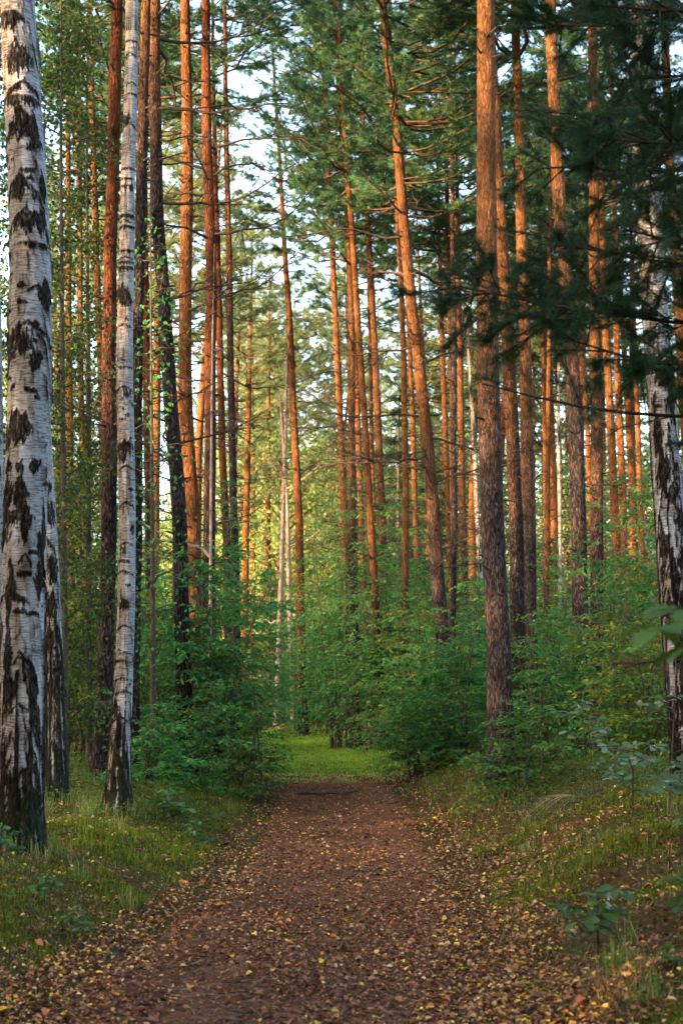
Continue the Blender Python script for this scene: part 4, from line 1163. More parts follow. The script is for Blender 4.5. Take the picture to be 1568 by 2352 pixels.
NAMED_SHRUBS = [
    # kind, column, distance, label, scale, height factor
    ('light', 400, 20.5, "bushy green shrub right behind the slim birch's foot", .95, 1.05),
    ('round', 500, 19.5, "dark green shrub overhanging the left edge of the path", .92, 1.0),
    ('low', 560, 18.6, "low bush at the left edge of the path where the grass begins", 1.0, 1.0),
    ('tall', 515, 25.5, "tall dark bush in front of the golden gap, left of the path", .9, .95),
    ('light', 545, 33, "round bush left of the path's far bend", 1.0, 1.0),
    ('tall', 780, 33.5, "tall drooping bush in the middle where the path bends away", 1.08, 1.08),
    ('tall', 850, 31.5, "tall narrow leaved bush right of the middle, hiding the slim pines' feet", 1.05, 1.0),
    ('tall', 640, 47, "drooping bush beyond the bend at the back left of the path", 1.0, .95),
    ('tall', 925, 34, "bush behind the straight narrow pine left of the leaning pine", 1.0, .95),
    ('tall', 690, 42.5, "bush closing the view just right of where the path bends out of sight", 1.0, .85),
    ('tall', 760, 40, "bush at the back behind the tall drooping middle bush", 1.1, .9),
    ('round', 960, 30, "bush close behind the leaning pine's foot", .9, .9),
    ('round', 905, 30.5, "bush between the central bushes and the leaning pine", 1.0, .95),
    ('light', 985, 25, "spreading bush in front of the leaning pine's foot", 1.0, .8),
    ('round', 1030, 23, "spreading bush on the right edge of the path's far end", .9, .85),
    ('low', 975, 22.5, "low pale leaved bush at the right edge of the grassy path end", 1.15, 1.0),
    ('round', 1060, 21.5, "bush just left of the thickest pine's foot", .8, .7),
    ('low', 1185, 15.4, "small dark stemmed bush in front of the thickest pine", 1.0, .95),
    ('round', 1238, 19.8, "green bush right of the thickest pine's foot", .7, .85),
    ('round', 1405, 19.0, "green bush right of the stout pink pine's black foot", .85, .95),
    ('tall', 1290, 25.5, "tall bush between the third orange pine and the stout pink pine", .8, .75),
    ('light', 1455, 17.6, "lighter green maple leaved bush on the right bank", .8, 1.0),
    ('light', 1480, 16.4, "bush standing left of the patched birch's foot", .85, .9),
    ('tall', 1430, 24, "tall bush behind the right bank below the two close trunks", .9, .85),
    ('tall', 1080, 29, "tall bush left of and behind the thickest pine", .85, .8),
    ('tall', 1530, 22, "tall bush behind the patched right hand birch", .9, .9),
    ('light', 170, 19.5, "yellowish green shrub between the thick and the slim birch", .95, 1.0),
    ('light', 225, 23, "yellow green bush behind the thick red pine's foot", 1.0, 1.05),
    ('round', 330, 24, "tall green bush behind the grey pine beside the slim birch", .95, 1.1),
    ('low', 340, 16.2, "low mixed bush at the foot of the slim birch on its right", .85, .9),
    ('low', 440, 17.2, "low dark bush between the slim birch and the path", .95, 1.0),
    ('light', 60, 20, "yellow green shrub behind the thick white birch", 1.0, 1.1),
]
for kd, c, d, lab, sc, zs in NAMED_SHRUBS:
    shrub(kd, sx(c, d), d, lab, sc, zs=zs * (1.0 if kd == 'low' else 1.22))
# the undergrowth further back, bushes nothing tells apart
for (c0, c1, d0, d1, n, lab, grp) in (
        (-60, 520, 26, 44, 16, "green bush in the undergrowth behind the left hand pines", "bushes behind the left hand pines"),
        (880, 1620, 28, 46, 22, "green bush in the undergrowth behind the right hand pines", "bushes behind the right hand pines"),
        (520, 900, 40, 58, 8, "sunlit green bush beyond the bend of the path", "bushes beyond the bend of the path")):
    for k in range(n):
        d = d0 + (d1 - d0) * ((k * .618) % 1)
        c = c0 + (c1 - c0) * (k + rnd.uniform(.1, .9)) / n
        x = sx(c, d)
        if abs(x - float(path_mid(d))) < 2.3:
            x = float(path_mid(d)) + (2.6 if x > path_mid(d) else -2.6)
        kd = rnd.choice(['round', 'tall', 'light', 'tall'])
        shrub(kd, x, d, lab, rnd.uniform(.8, 1.15), grp)


# young leafy birches: thin stems with leaves all the way up
def young_tree(label, px0, px1, d, h, seed, n=5200, cols=None, leaf=.055, zlo=.5, r=1.0, name="young_tree", cat="young tree"):
    rng = np.random.default_rng(4000 + seed)
    base, A = trunk_axis([(300, px1), (1600, px0)], d, h)
    n = int(n * 1.5)
    root = thing(name, base, label, cat)
    st, fo = Acc(), Acc()
    C = resample(A, .3)
    tube(st, C, np.interp(C[:, 2], [0, h], [.045, .006]), 7, 0)
    cols = cols or [(0.022, 0.055, 0.016), (0.032, 0.07, 0.018), (0.018, 0.045, 0.018), (.06, .085, .016)]  # default greens darkened so the leaves read as silhouettes against the sky
    nb = 60
    for k in range(nb):
        z = zlo + (h - zlo - .2) * (k + rng.uniform(0, 1)) / nb; az = rng.uniform(0, TAU); L = r * rng.uniform(.4, 1.1) * (1 - .45 * z / h)
        c0 = np.array([np.interp(z, C[:, 2], C[:, 0]), np.interp(z, C[:, 2], C[:, 1]), z])
        t = np.linspace(0, 1, 6)
        pts = c0 + np.stack([np.cos(az) * t * L, np.sin(az) * t * L, L * (.7 * t - .5 * t * t)], -1) + np.cumsum(rng.normal(0, .03, (6, 3)), 0) * (t > 0)[:, None]
        tube(st, pts, np.interp(t, [0, 1], [.011, .003]), 4, 0)
        m = n // nb
        f = rng.uniform(.15, 1, m); p = np.stack([np.interp(f, t, pts[:, q]) for q in range(3)], -1)
        q = p + rng.normal(0, .13, (m, 3)) + np.array([0, 0, -.08])
        sticks(st, p[::5], q[::5], .0025, .0012, 0)
        leaves(fo, q, rng.normal(0, 1, (m, 3)) + np.array([0, 0, -.6]), nrm(rng.normal(0, .8, (m, 3)) + np.array([0, 0, .8])), rng.uniform(.7, 1.2, m) * leaf, rng.uniform(.55, .8, m) * leaf, 0, pal(rng, m, cols, .3))
    link("trunk", st.mesh("young_trunk", [M_STEM]), root)
    link("crown", fo.mesh("young_foliage", [M_LEAF]), root)
    return root


young_tree("young tree, leaves darkened to a silhouette, growing close behind the thick birch's right edge", 150, 140, 16, 10.5, 1)
young_tree("young tree, leaves darkened to a silhouette, between the orange pair and the thick red pine", 205, 200, 18.5, 11, 2)
young_tree("young tree, leaves darkened to a silhouette, showing left of the thick birch", -10, -20, 17.5, 10.5, 3)
young_tree("yellowing young tree with sparse leaves in front of the orange pair", 190, 175, 22, 5.0, 4, 2600, [(.09, .13, .025), (.14, .15, .03), (.24, .18, .03), (.06, .10, .025)], .06, .4, 1.1)
young_tree("thin sapling with sparse leaves in front of the grey pine and slim birch gap", 352, 345, 17.6, 7.2, 5, 380, LEAF_GREEN, .065, 1.2, .8)


# ------------------------------------------------------------------ far trees
def broad_crown(seed, h=10.0, r=3.0, n=7000, leaf=.17, cols=None, low=.02):
    """leaf clumps through an uneven crown, origin at the ground"""
    rng = np.random.default_rng(800 + seed)
    acc = Acc()
    cols = cols or [(0.12, 0.19, 0.07), (0.15, 0.21, 0.07), (0.10, 0.165, 0.065), (0.19, 0.22, 0.06)]
    nc = 70
    t = rng.uniform(low, 1, nc); ang = rng.uniform(0, TAU, nc)
    rr = r * np.sin(np.clip(t, 0.08, .97) * math.pi) ** .6 * rng.uniform(.25, 1, nc)
    cen = np.stack([rr * np.cos(ang), rr * np.sin(ang), t * h], -1)
    for c in cen:
        m = int(n / nc * rng.uniform(.5, 1.5))
        rad = rng.uniform(.35, .9) * r * .32
        p = c + rng.normal(0, 1, (m, 3)) * np.array([rad, rad, rad * .55])
        tn = pal(rng, m, cols, .2) * rng.uniform(.85, 1.15)
        leaves(acc, p, rng.normal(0, 1, (m, 3)) + np.array([0, 0, -.3]), nrm(rng.normal(0, .8, (m, 3)) + np.array([0, 0, .6])), rng.uniform(.6, 1.2, m) * leaf, rng.uniform(.5, .8, m) * leaf, 0, tn, simple=True)
        sticks(acc, [[0, 0, max(.5, c[2] - rr.mean())]], [c], .035, .01, 1)
    return acc.mesh("broad_crown", [M_FARLEAF, M_LIMB])


def far_trunk(seed, h, r, mat):
    rng = np.random.default_rng(850 + seed)
    acc = Acc()
    A = np.array([[0, 0, -.3], [rng.normal(0, .1), 0, h * .4], [rng.normal(0, .3), rng.normal(0, .2), h]])
    C = resample(A, .5)
    tube(acc, C, r * np.interp(C[:, 2], [0, .5, h * .5, h], [1.4, 1.1, .8, .12]), 9, 0, None, .1, seed)
    n = 30
    z = rng.uniform(2.5, h * .65, n); az = rng.uniform(0, TAU, n); L = rng.uniform(.2, 1.6, n)
    c = np.stack([np.interp(z, C[:, 2], C[:, 0]), np.interp(z, C[:, 2], C[:, 1]), z], -1)
    dr = np.stack([np.cos(az), np.sin(az), rng.uniform(-.15, .4, n)], -1)
    mid = c + dr * (L * .5)[:, None]; e_ = mid + nrm(dr + rng.normal(0, .25, (n, 3))) * (L * .5)[:, None]
    sticks(acc, np.concatenate([c, mid]), np.concatenate([mid, e_]), .016, .008, 1)
    return acc.mesh("far_trunk", [mat, M_TWIG])


BROAD = [broad_crown(k, 10 + 2 * (k % 3), 2.7 + .3 * (k % 2), 7500) for k in range(4)]
LIT_LEAF = [(0.15, 0.25, 0.085), (0.19, 0.27, 0.085), (0.12, 0.22, 0.08), (0.25, 0.27, 0.075)]  # brighter leaf tints, put in to strengthen the sunlit glow
BROAD_LIT = [broad_crown(10 + k, 11, 3.0, 7500, .17, LIT_LEAF) for k in range(2)]
FAR_CROWN = [pine_crown_mesh(20 + k, 9.0, 2.7, True, [(0.11, 0.18, 0.09), (0.14, 0.20, 0.085), (0.09, 0.155, 0.085), (0.20, 0.22, 0.075)]) for k in range(4)]  # far needle tints raised as well, adding to the glow
FTRUNK = [far_trunk(k, 20, .15, M_PINE_RED) for k in range(4)]
BTRUNK = [far_trunk(10 + k, 9, .09, M_STEM) for k in range(2)]


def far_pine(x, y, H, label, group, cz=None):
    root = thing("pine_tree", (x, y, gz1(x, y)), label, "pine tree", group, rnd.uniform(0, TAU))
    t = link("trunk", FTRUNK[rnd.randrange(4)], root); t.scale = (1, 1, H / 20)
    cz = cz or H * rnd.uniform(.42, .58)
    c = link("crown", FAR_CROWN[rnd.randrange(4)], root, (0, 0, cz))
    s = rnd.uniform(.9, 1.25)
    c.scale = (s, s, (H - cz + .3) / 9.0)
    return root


def far_broad(x, y, sc, label, group, lit=False):
    root = thing("broadleaf_tree", (x, y, gz1(x, y)), label, "tree", group, rnd.uniform(0, TAU), sc)
    link("trunk", BTRUNK[rnd.randrange(2)], root)
    ms = BROAD_LIT if lit else BROAD
    link("crown", ms[rnd.randrange(len(ms))], root)
    return root


R2 = random.Random(77)
rows = ((46, 54, 6, .5), (55, 66, 8, .55), (67, 82, 10, .6), (83, 102, 12, .7), (103, 125, 13, .7))
for d0, d1, n, bf in rows:
    for k in range(n):
        d = R2.uniform(d0, d1)
        c = -160 + 1900 * (k + R2.uniform(0, 1)) / n
        x = sx(c, d)
        side = "left" if c < 480 else ("middle" if c < 960 else "right")
        if abs(x - float(path_mid(d))) < 2:
            x += 4
        if c < 440 and d < 98 or c < 560 and 54 < d < 60:
            continue
        if side == "middle" and d < 52:
            continue
        far_pine(x, d, R2.uniform(18, 23), {"left": "distant pine standing behind the left hand trunks", "middle": "distant sunlit pine seen through the gap above the path", "right": "distant pine standing behind the right hand trunks"}[side], "distant pines, " + side)
for d0, d1, n, s0, s1 in ((48, 60, 10, .75, 1.0), (62, 80, 14, .9, 1.25), (84, 120, 18, 1.0, 1.4)):
    for k in range(n):
        d = R2.uniform(d0, d1)
        c = -160 + 1900 * (k + R2.uniform(0, 1)) / n
        side = "left" if c < 480 else ("middle" if c < 960 else "right")
        if side == "middle" and d < 58 or c < 430 and d < 98:
            continue
        lit = 430 < c < 680
        far_broad(sx(c, d), d, R2.uniform(s0, s1), ("tree with leaves tinted brighter for the glow beyond the bend of the path" if lit else {"left": "pale green broadleaf tree behind the left hand pines", "middle": "pale green broadleaf tree beyond the central bushes", "right": "pale green broadleaf tree behind the right hand pines"}[side]), "golden trees beyond the bend" if lit else "distant broadleaf trees, " + side, lit)


for k in range(10):
    d = 56 + 6 * k + R2.uniform(-2, 2); c = 470 + 640 * ((k * .382 + .1) % 1)
    far_pine(sx(c, d), d, R2.uniform(16, 20), "distant sunlit pine seen through the gap above the path", "distant pines, middle", R2.uniform(4.5, 8))
for k in range(12):
    d = 60 + 4 * k + R2.uniform(-2, 2); c = 430 + 700 * ((k * .618 + .3) % 1)
    lit = c < 680
    far_broad(sx(c, d), d, R2.uniform(.9, 1.25), "tree with leaves tinted brighter for the glow beyond the bend of the path" if lit else "pale green broadleaf tree beyond the central bushes" if c < 960 else "pale green broadleaf tree behind the right hand pines", "golden trees beyond the bend" if lit else "distant broadleaf trees, middle" if c < 960 else "distant broadleaf trees, right", lit)


for k in range(10):
    d = 100 + 3 * k; c = -120 + 56 * k + R2.uniform(-20, 20)
    far_broad(sx(c, d), d, R2.uniform(1.2, 1.7), "pale green broadleaf tree behind the left hand pines", "distant broadleaf trees, left")


for k in range(4):
    d = 46 + 1.3 * k; c = 70 + 60 * k
    far_pine(sx(c, d), d, R2.uniform(17, 20), "distant pine standing behind the left hand trunks", "distant pines, left", R2.uniform(6.5, 9))


for k in range(4):
    d = 38 + 2.4 * k; c = 300 + 52 * k
    far_pine(sx(c, d), d, R2.uniform(19, 22), "distant pine standing behind the left hand trunks" if c < 480 else "distant sunlit pine seen through the gap above the path", "distant pines, left" if c < 480 else "distant pines, middle", R2.uniform(10.5, 12.5))
for k in range(14):
    if k < 6:
        d = 56 + 3.5 * k; c = 560 + 95 * ((k * .618) % 1); lab = "distant sunlit pine seen through the gap above the path"; gr = "distant pines, middle"
    else:
        d = 44 + 2.2 * (k - 6); c = 1000 + 480 * ((k * .618) % 1); lab = "distant pine standing behind the right hand trunks"; gr = "distant pines, right"
    far_pine(sx(c, d), d, R2.uniform(18, 21), lab, gr, R2.uniform(11, 13))


# dark spruces among the pines on the right of the middle
def spruce(label, x, y, h, seed, r=1.7, n=11, cols=None):
    rng = np.random.default_rng(5000 + seed)
    root = thing("spruce_tree", (x, y, gz1(x, y)), label, "spruce tree")
    st, cr = Acc(), Acc()
    tube(st, np.array([[0, 0, -.2], [0, 0, h * .5], [.05, 0, h]]), [.012 * h, .008 * h, .006], 8, 0)
    z = .3
    TP, TD = [], []
    while z < h - .1:
        u = z / h
        for k in range(6):
            az = rng.uniform(0, TAU); L = (r * (1 - u) + .1) * rng.uniform(.75, 1.1)
            t = np.linspace(0, 1, 5)
            out = np.array([math.cos(az), math.sin(az), 0])
            pts = out * (t * L)[:, None]; pts[:, 2] += z + L * (-.35 * t + .2 * t * t)
            tube(cr, pts, np.interp(t, [0, 1], [.012, .004]), 3, 1)
            m = int(10 + 26 * L)
            f = rng.uniform(.12, 1, m); p = np.stack([np.interp(f, t, pts[:, q]) for q in range(3)], -1)
            sd = np.array([-math.sin(az), math.cos(az), 0])
            q = p + sd * (rng.normal(0, .16, m) * (1.2 - f))[:, None] + np.array([0, 0, 1]) * rng.uniform(-.16, .02, m)[:, None]
            TP.append(q); TD.append(out * .6 + np.array([0, 0, -.35]) + rng.normal(0, .3, (m, 3)))
        z += h / n * rng.uniform(.35, .6)
    TP = np.concatenate(TP); TD = np.concatenate(TD)
    needles(cr, TP, TD, .13, .02, 7, .35, 0, pal(rng, len(TP), cols or [(.022, .045, .024), (.03, .058, .028), (.04, .07, .03)], .25), rng)
    link("trunk", st.mesh("spruce_trunk", [M_STEM]), root)
    link("crown", cr.mesh("spruce_crown", [M_NEEDLE, M_STEM]), root)


spruce("dark drooping spruce behind the narrow pine left of the leaning pine", sx(915, 44), 44, 10.5, 1, 2.4)
spruce("dark spruce seen just right of the leaning pine's lower trunk", sx(985, 42), 42, 9.0, 2, 2.2)
spruce("small light spruce sapling in the golden gap left of the forked pale trunk", sx(620, 46), 46, 5.2, 3, 1.1, 7, [(.08, .13, .05), (.10, .15, .05)])
spruce("dark spruce far back beside the thin white birch", sx(1270, 50), 50, 6.5, 4, 2.0)


# ------------------------------------------------------------------ the pine whose boughs hang in from the right
def near_bough(root, p0, p1, n_tw, seed, sag=.15, r0=.022, cols=None, dens=1.0):
    rng = np.random.default_rng(6000 + seed)
    wood, need = Acc(), Acc()
    p0 = np.array(p0); p1 = np.array(p1)
    t = np.linspace(0, 1, 12)
    Lm = np.linalg.norm(p1 - p0)
    pts = p0 + (p1 - p0) * t[:, None]
    pts[:, 2] -= sag * np.sin(t * math.pi) * Lm
    pts += np.cumsum(rng.normal(0, .012, (12, 3)), 0) * (t > 0)[:, None]
    tube(wood, pts, np.interp(t, [0, 1], [r0, .005]), 7, 0)
    ax = nrm(p1 - p0)
    TP, TD = [], []
    for a in rng.uniform(.22, 1.0, n_tw):
        p = np.array([np.interp(a, t, pts[:, q]) for q in range(3)])
        d = nrm(ax * rng.uniform(.3, 1) + np.array([rng.normal(0, .35), rng.normal(0, .75), rng.normal(.1, .5)]))
        L = rng.uniform(.25, .75) * (1.15 - .5 * a)
        q = p + d * L + np.array([0, 0, -.06 * L])
        sticks(wood, [p], [q], .006, .003, 0)
        for _ in range(rng.integers(2, 5)):
            b = rng.uniform(.25, .9); s0 = p + (q - p) * b
            d2 = nrm(d + rng.normal(0, .5, 3)); l2 = L * rng.uniform(.25, .5)
            s1 = s0 + d2 * l2
            sticks(wood, [s0], [s1], .004, .002, 0)
            m = int(9 * dens); f = rng.uniform(.25, 1.02, m)[:, None]
            TP.append(s0 + (s1 - s0) * f); TD.append(np.tile(d2, (m, 1)))
        m = int(14 * dens); f = rng.uniform(.35, 1.02, m)[:, None]
        TP.append(p + (q - p) * f); TD.append(np.tile(d, (m, 1)))
    TP = np.concatenate(TP); TD = np.concatenate(TD)
    needles(need, TP, TD, .066, .0027, 13, .6, 0, pal(rng, len(TP), cols or [(.018, .048, .02), (.026, .06, .024), (.014, .038, .02), (.036, .064, .022)], .25), rng)
    b = link("bough", wood.mesh("bough", [M_TWIG]), root)
    link("needles", need.mesh("bough_needles", [M_NEEDLE_NEAR]), b)


NP = Vector((3.7, 7.6, gz1(3.7, 7.6)))
near = thing("pine_tree", NP, "dark pine outside the right edge whose needle boughs hang into view", "pine tree")
acc = Acc()
C, rad = pine_trunk(acc, np.array([[0, 0, -.3], [.05, 0, 4], [.1, .1, 14]]), .15, 14, 3.3, np.random.default_rng(8))
link("trunk", acc.mesh("pine_trunk", [M_PINE, M_TWIG]), near)
c = link("crown", CROWNS[2], near, (.08, .08, 6.6)); c.scale = (.9, .9, .75)


def bough_at(d0, px1, py1, d1, z0, n, seed, **kw):
    q = at(px1, py1, d1) - NP
    near_bough(near, (0.0 + .05, d0, z0), tuple(q), n, seed, **kw)


bough_at(0, 1075, 640, 7.0, 3.5, 60, 1, sag=.10)
bough_at(0, 1230, 560, 7.4, 3.75, 40, 2, sag=.08)
bough_at(0, 1255, 420, 7.8, 4.2, 52, 3, sag=.06)
bough_at(0, 1290, 230, 8.2, 4.7, 56, 4, sag=.05)
bough_at(0, 1270, 60, 8.4, 5.0, 54, 5, sag=.03)
bough_at(0, 1350, 20, 7.2, 5.0, 54, 6, sag=.03)
bough_at(0, 1400, 330, 6.6, 4.3, 56, 7, sag=.06)
bough_at(0, 1330, 760, 6.6, 3.3, 40, 8, sag=.10)
bough_at(0, 1420, 180, 7.6, 4.8, 40, 12, sag=.05)
bough_at(0, 1440, 560, 6.4, 3.6, 36, 9, sag=.08)
bough_at(0, 1110, 890, 8.0, 3.2, 18, 10, sag=.14, dens=.7)
bough_at(0, 1480, 1500, 6.2, 1.7, 8, 11, sag=.02, dens=.5, cols=[(.16, .09, .03), (.05, .06, .03), (.10, .07, .03)])


# ------------------------------------------------------------------ oak seedlings
OAK_T = np.array([0, .06, .16, .27, .36, .47, .58, .69, .80, .90, 1.0])
OAK_W = np.array([.02, .10, .30, .20, .50, .34, .60, .38, .46, .26, .0])


def oak_leaves(acc, p, d, up, L, tint, mat=0):
    p = np.asarray(p); n = len(p)
    d = nrm(d); side = nrm(np.cross(d, up)); nn = np.cross(side, d)
    L = np.broadcast_to(L, n)
    k = len(OAK_T)
    mid = p[:, None] + d[:, None] * (OAK_T[None, :] * L[:, None])[..., None] - nn[:, None] * ((OAK_T ** 2)[None, :] * .18 * L[:, None])[..., None]
    w = (OAK_W[None, :] * .50 * L[:, None])[..., None]
    fw = d[:, None] * w * .25
    lf = mid + side[:, None] * w + fw + nn[:, None] * w * .22
    rt = mid - side[:, None] * w + fw + nn[:, None] * w * .22
    v = np.concatenate([lf, mid, rt], 1)
    i = np.arange(k - 1)
    f = np.concatenate([np.stack([i, i + 1, k + i + 1, k + i], -1), np.stack([k + i, k + i + 1, 2 * k + i + 1, 2 * k + i], -1)])
    ff = f[None] + (np.arange(n) * 3 * k)[:, None, None]
    acc.add(v.reshape(-1, 3), ff.reshape(-1, 4), mat, np.repeat(tint, 3 * k, 0))


def oak_mesh(seed, h, spread, nsh, leaf, cols):
    rng = np.random.default_rng(7000 + seed)
    st, fo = Acc(), Acc()
    t = np.linspace(0, 1, 7)
    main = np.stack([rng.normal(0, .06) * t * h, rng.normal(0, .06) * t * h, h * t], -1); main[0, 2] = -.05
    tube(st, main, np.interp(t, [0, 1], [.004 + .008 * h, .003]), 6, 0)
    tips = [(main[-1], np.array([0, 0, 1.0]))]
    for _ in range(nsh):
        a = rng.uniform(.25, .95); p = np.array([np.interp(a, t, main[:, q]) for q in range(3)])
        az = rng.uniform(0, TAU); d = nrm(np.array([math.cos(az), math.sin(az), rng.uniform(.0, .6)])); L = spread * rng.uniform(.35, 1) * (1.2 - .5 * a)
        q = p + d * L
        sticks(st, [p], [q], .006, .003, 0)
        tips.append((q, d)); tips.append((p + d * L * .55, d))
    P, D = [], []
    for q, d in tips:
        m = rng.integers(4, 7)
        az = rng.uniform(0, TAU) + np.arange(m) * TAU / m
        P.append(np.tile(q, (m, 1)) + rng.normal(0, .008, (m, 3)))
        D.append(np.stack([np.cos(az), np.sin(az), rng.uniform(-.35, .25, m)], -1) + d * .3)
    P = np.concatenate(P); D = np.concatenate(D)
    oak_leaves(fo, P, D, nrm(np.array([0, 0, 1.0]) + rng.normal(0, .5, P.shape)), leaf * rng.uniform(.65, 1.15, len(P)), pal(rng, len(P), cols, .2))
    return fo.mesh("oak_foliage", [M_OAK]), st.mesh("oak_stem", [M_STEM])


OAKC = [(0.055, 0.12, 0.035), (0.07, 0.14, 0.04), (0.045, 0.10, 0.035)]
OAKP = [(0.09, 0.15, 0.075), (0.07, 0.125, 0.06), (0.12, 0.16, 0.10), (0.055, 0.11, 0.04)]
OAK_SMALL = [oak_mesh(k, .24, .16, 6, .082, OAKC) for k in range(2)]
OAK_MID = [oak_mesh(10 + k, .55, .32, 7, .12, OAKP) for k in range(2)]
OAK_TALL = [oak_mesh(20 + k, 1.1, .5, 9, .12, OAKP) for k in range(2)]


def oak(ms, px, d, label, sc=1.0, k=0, name="oak_seedling"):
    x = sx(px, d)
    fo, st = ms[k % len(ms)]
    root = thing(name, (x, d, gz1(x, d)), label, "oak seedling", None, rnd.uniform(0, TAU), sc)
    link("stem", st, root); link("foliage", fo, root)


oak(OAK_TALL, 1355, 13.2, "upright oak seedling with pale grey leaves at the top of the right bank", .8)
oak(OAK_MID, 1440, 11.6, "grey green oak seedling on the right bank behind the mossy hump", .95, 1)
oak(OAK_TALL, 1520, 11.0, "tall silvery oak seedling at the right edge below the patched birch", .85, 1)
oak(OAK_MID, 1545, 9.4, "blue grey oak seedling low at the right edge beside the moss", .85)
oak(OAK_SMALL, 1355, 7.6, "dark green oak seedling alone among leaves on the right slope", 1.35)
oak(OAK_SMALL, 1575, 7.0, "oak seedling cut by the right edge above the leafy slope", 1.3, 1)
oak(OAK_SMALL, 1512, 6.6, "tiny pale oak seedling between the slope's fallen leaves", .45, 1)
oak(OAK_SMALL, 1500, 5.05, "bright green oak seedling in the bottom right corner", .95)
oak(OAK_SMALL, 120, 9.1, "small oak seedling in moss before the thick birch", .7)
oak(OAK_SMALL, 190, 8.7, "pale oak seedling low in the grass right of the thick birch's foot", .7, 1)
oak(OAK_SMALL, 400, 13.6, "oak seedling in the grass left of the path", 1.5)
oak(OAK_SMALL, 455, 12.8, "oak seedling nearest the left edge of the path", 1.0, 1)
oak(OAK_SMALL, 20, 9.9, "blue green seedling tight against the thick birch's foot", 1.0, 1)

# a taller oak just outside the right edge, one leafy twig in view
rng = np.random.default_rng(91)
ox, oy = 1.25, 3.6
root = thing("oak_sapling", (ox, oy, gz1(ox, oy)), "young oak at the right edge with large blurred green lobed leaves", "oak sapling")
st, fo = Acc(), Acc()
hz = 1.85
tube(st, np.array([[0, 0, -.1], [.03, 0, .7], [-.02, .02, 1.3], [.02, 0, hz - .1]]), [.014, .011, .008, .004], 7, 0)
ends = [at(1510, 1440, 3.6) - root.location, at(1560, 1400, 3.7) - root.location, at(1590, 1480, 3.5) - root.location, Vector((.3, .1, 1.7)), Vector((.1, -.3, 1.6))]
P, D = [], []
for q in ends:
    q = np.array(q); p = np.array([0, 0, min(1.5, q[2] - .15)])
    sticks(st, [p], [q], .007, .004, 0)
    m = 6; az = rng.uniform(0, TAU) + np.arange(m) * TAU / m
    P.append(np.tile(q, (m, 1))); D.append(np.stack([np.cos(az), np.sin(az), rng.uniform(-.6, .1, m)], -1))
P = np.concatenate(P); D = np.concatenate(D)
oak_leaves(fo, P, D, nrm(np.array([0, -.3, 1.0]) + rng.normal(0, .35, P.shape)), .105 * rng.uniform(.75, 1.1, len(P)), pal(rng, len(P), [(.07, .13, .02), (.09, .15, .024), (.05, .10, .02)], .15))
link("stem", st.mesh("oak_stem", [M_STEM]), root); link("foliage", fo.mesh("oak_foliage", [M_OAK]), root)


# ------------------------------------------------------------------ small things on the ground
def fallen_branch(label, pts, r, seed, twigs=4):
    rng = np.random.default_rng(8000 + seed)
    pts = np.array(pts, float)
    z = gz(pts[:, 0], pts[:, 1]) + pts[:, 2]
    W_ = np.stack([pts[:, 0], pts[:, 1], z], -1)
    base = W_.mean(0)
    acc = Acc()
    tt = np.linspace(0, 1, 12); src = np.linspace(0, 1, len(pts))
    P = np.stack([np.interp(tt, src, W_[:, q]) for q in range(3)], -1) - base + rng.normal(0, .006, (12, 3))
    tube(acc, P, np.interp(tt, [0, 1], [r, r * .4]), 6, 0)
    for _ in range(twigs):
        k = rng.integers(2, 11); d = rng.normal(0, 1, 3) * np.array([1, 1, .4]); d[2] = abs(d[2]) * .4
        sticks(acc, [P[k]], [P[k] + nrm(d) * rng.uniform(.08, .3)], r * .4, r * .15, 0)
    o = link("fallen_branch", acc.mesh("fallen_branch", [M_TWIG]), None, base)
    tag(o, label, "fallen branch")


fallen_branch("dead stick lying straight across the middle of the path", [(-.62, 20.2, .02), (-.3, 20.25, .03), (.05, 20.4, .025), (.25, 20.6, .03)], .014, 1)
fallen_branch("crooked dead twig arching up at the right edge of the path", [(.55, 18.4, .02), (.72, 18.35, .05), (.88, 18.3, .07), (.98, 18.28, .10), (.93, 18.2, .02)], .009, 2, 5)
fallen_branch("thin dead stick in the grass at the left edge of the path", [(-1.25, 13.6, .02), (-1.05, 13.5, .03), (-.85, 13.4, .02)], .010, 3, 2)

# tussock of dry grass hanging over the eroded bank
acc = Acc()
rng = np.random.default_rng(66)
n = 34
bx, by = 2.28, 14.0
bz_ = gz1(bx, by)
for _ in range(n):
    L = rng.uniform(.25, .6); az = math.pi * 1.12 + rng.normal(0, .35)
    t = np.linspace(0, 1, 6)
    pts = np.stack([rng.normal(0, .05) + np.cos(az) * t * L, rng.normal(0, .05) + np.sin(az) * t * L - .1 * t, .05 + L * (.35 * t - .75 * t * t)], -1)
    tube(acc, pts, np.interp(t, [0, 1], [.0028, .0008]), 3, 0, pal(rng, 1, [(.30, .20, .13), (.22, .15, .10), (.38, .28, .18)])[0])
tag(link("dry_grass_tussock", acc.mesh("dry_grass_tussock", [M_GRASS]), None, (bx, by, bz_)), "dry straw tussock drooping over the eroded right bank", "grass tussock")

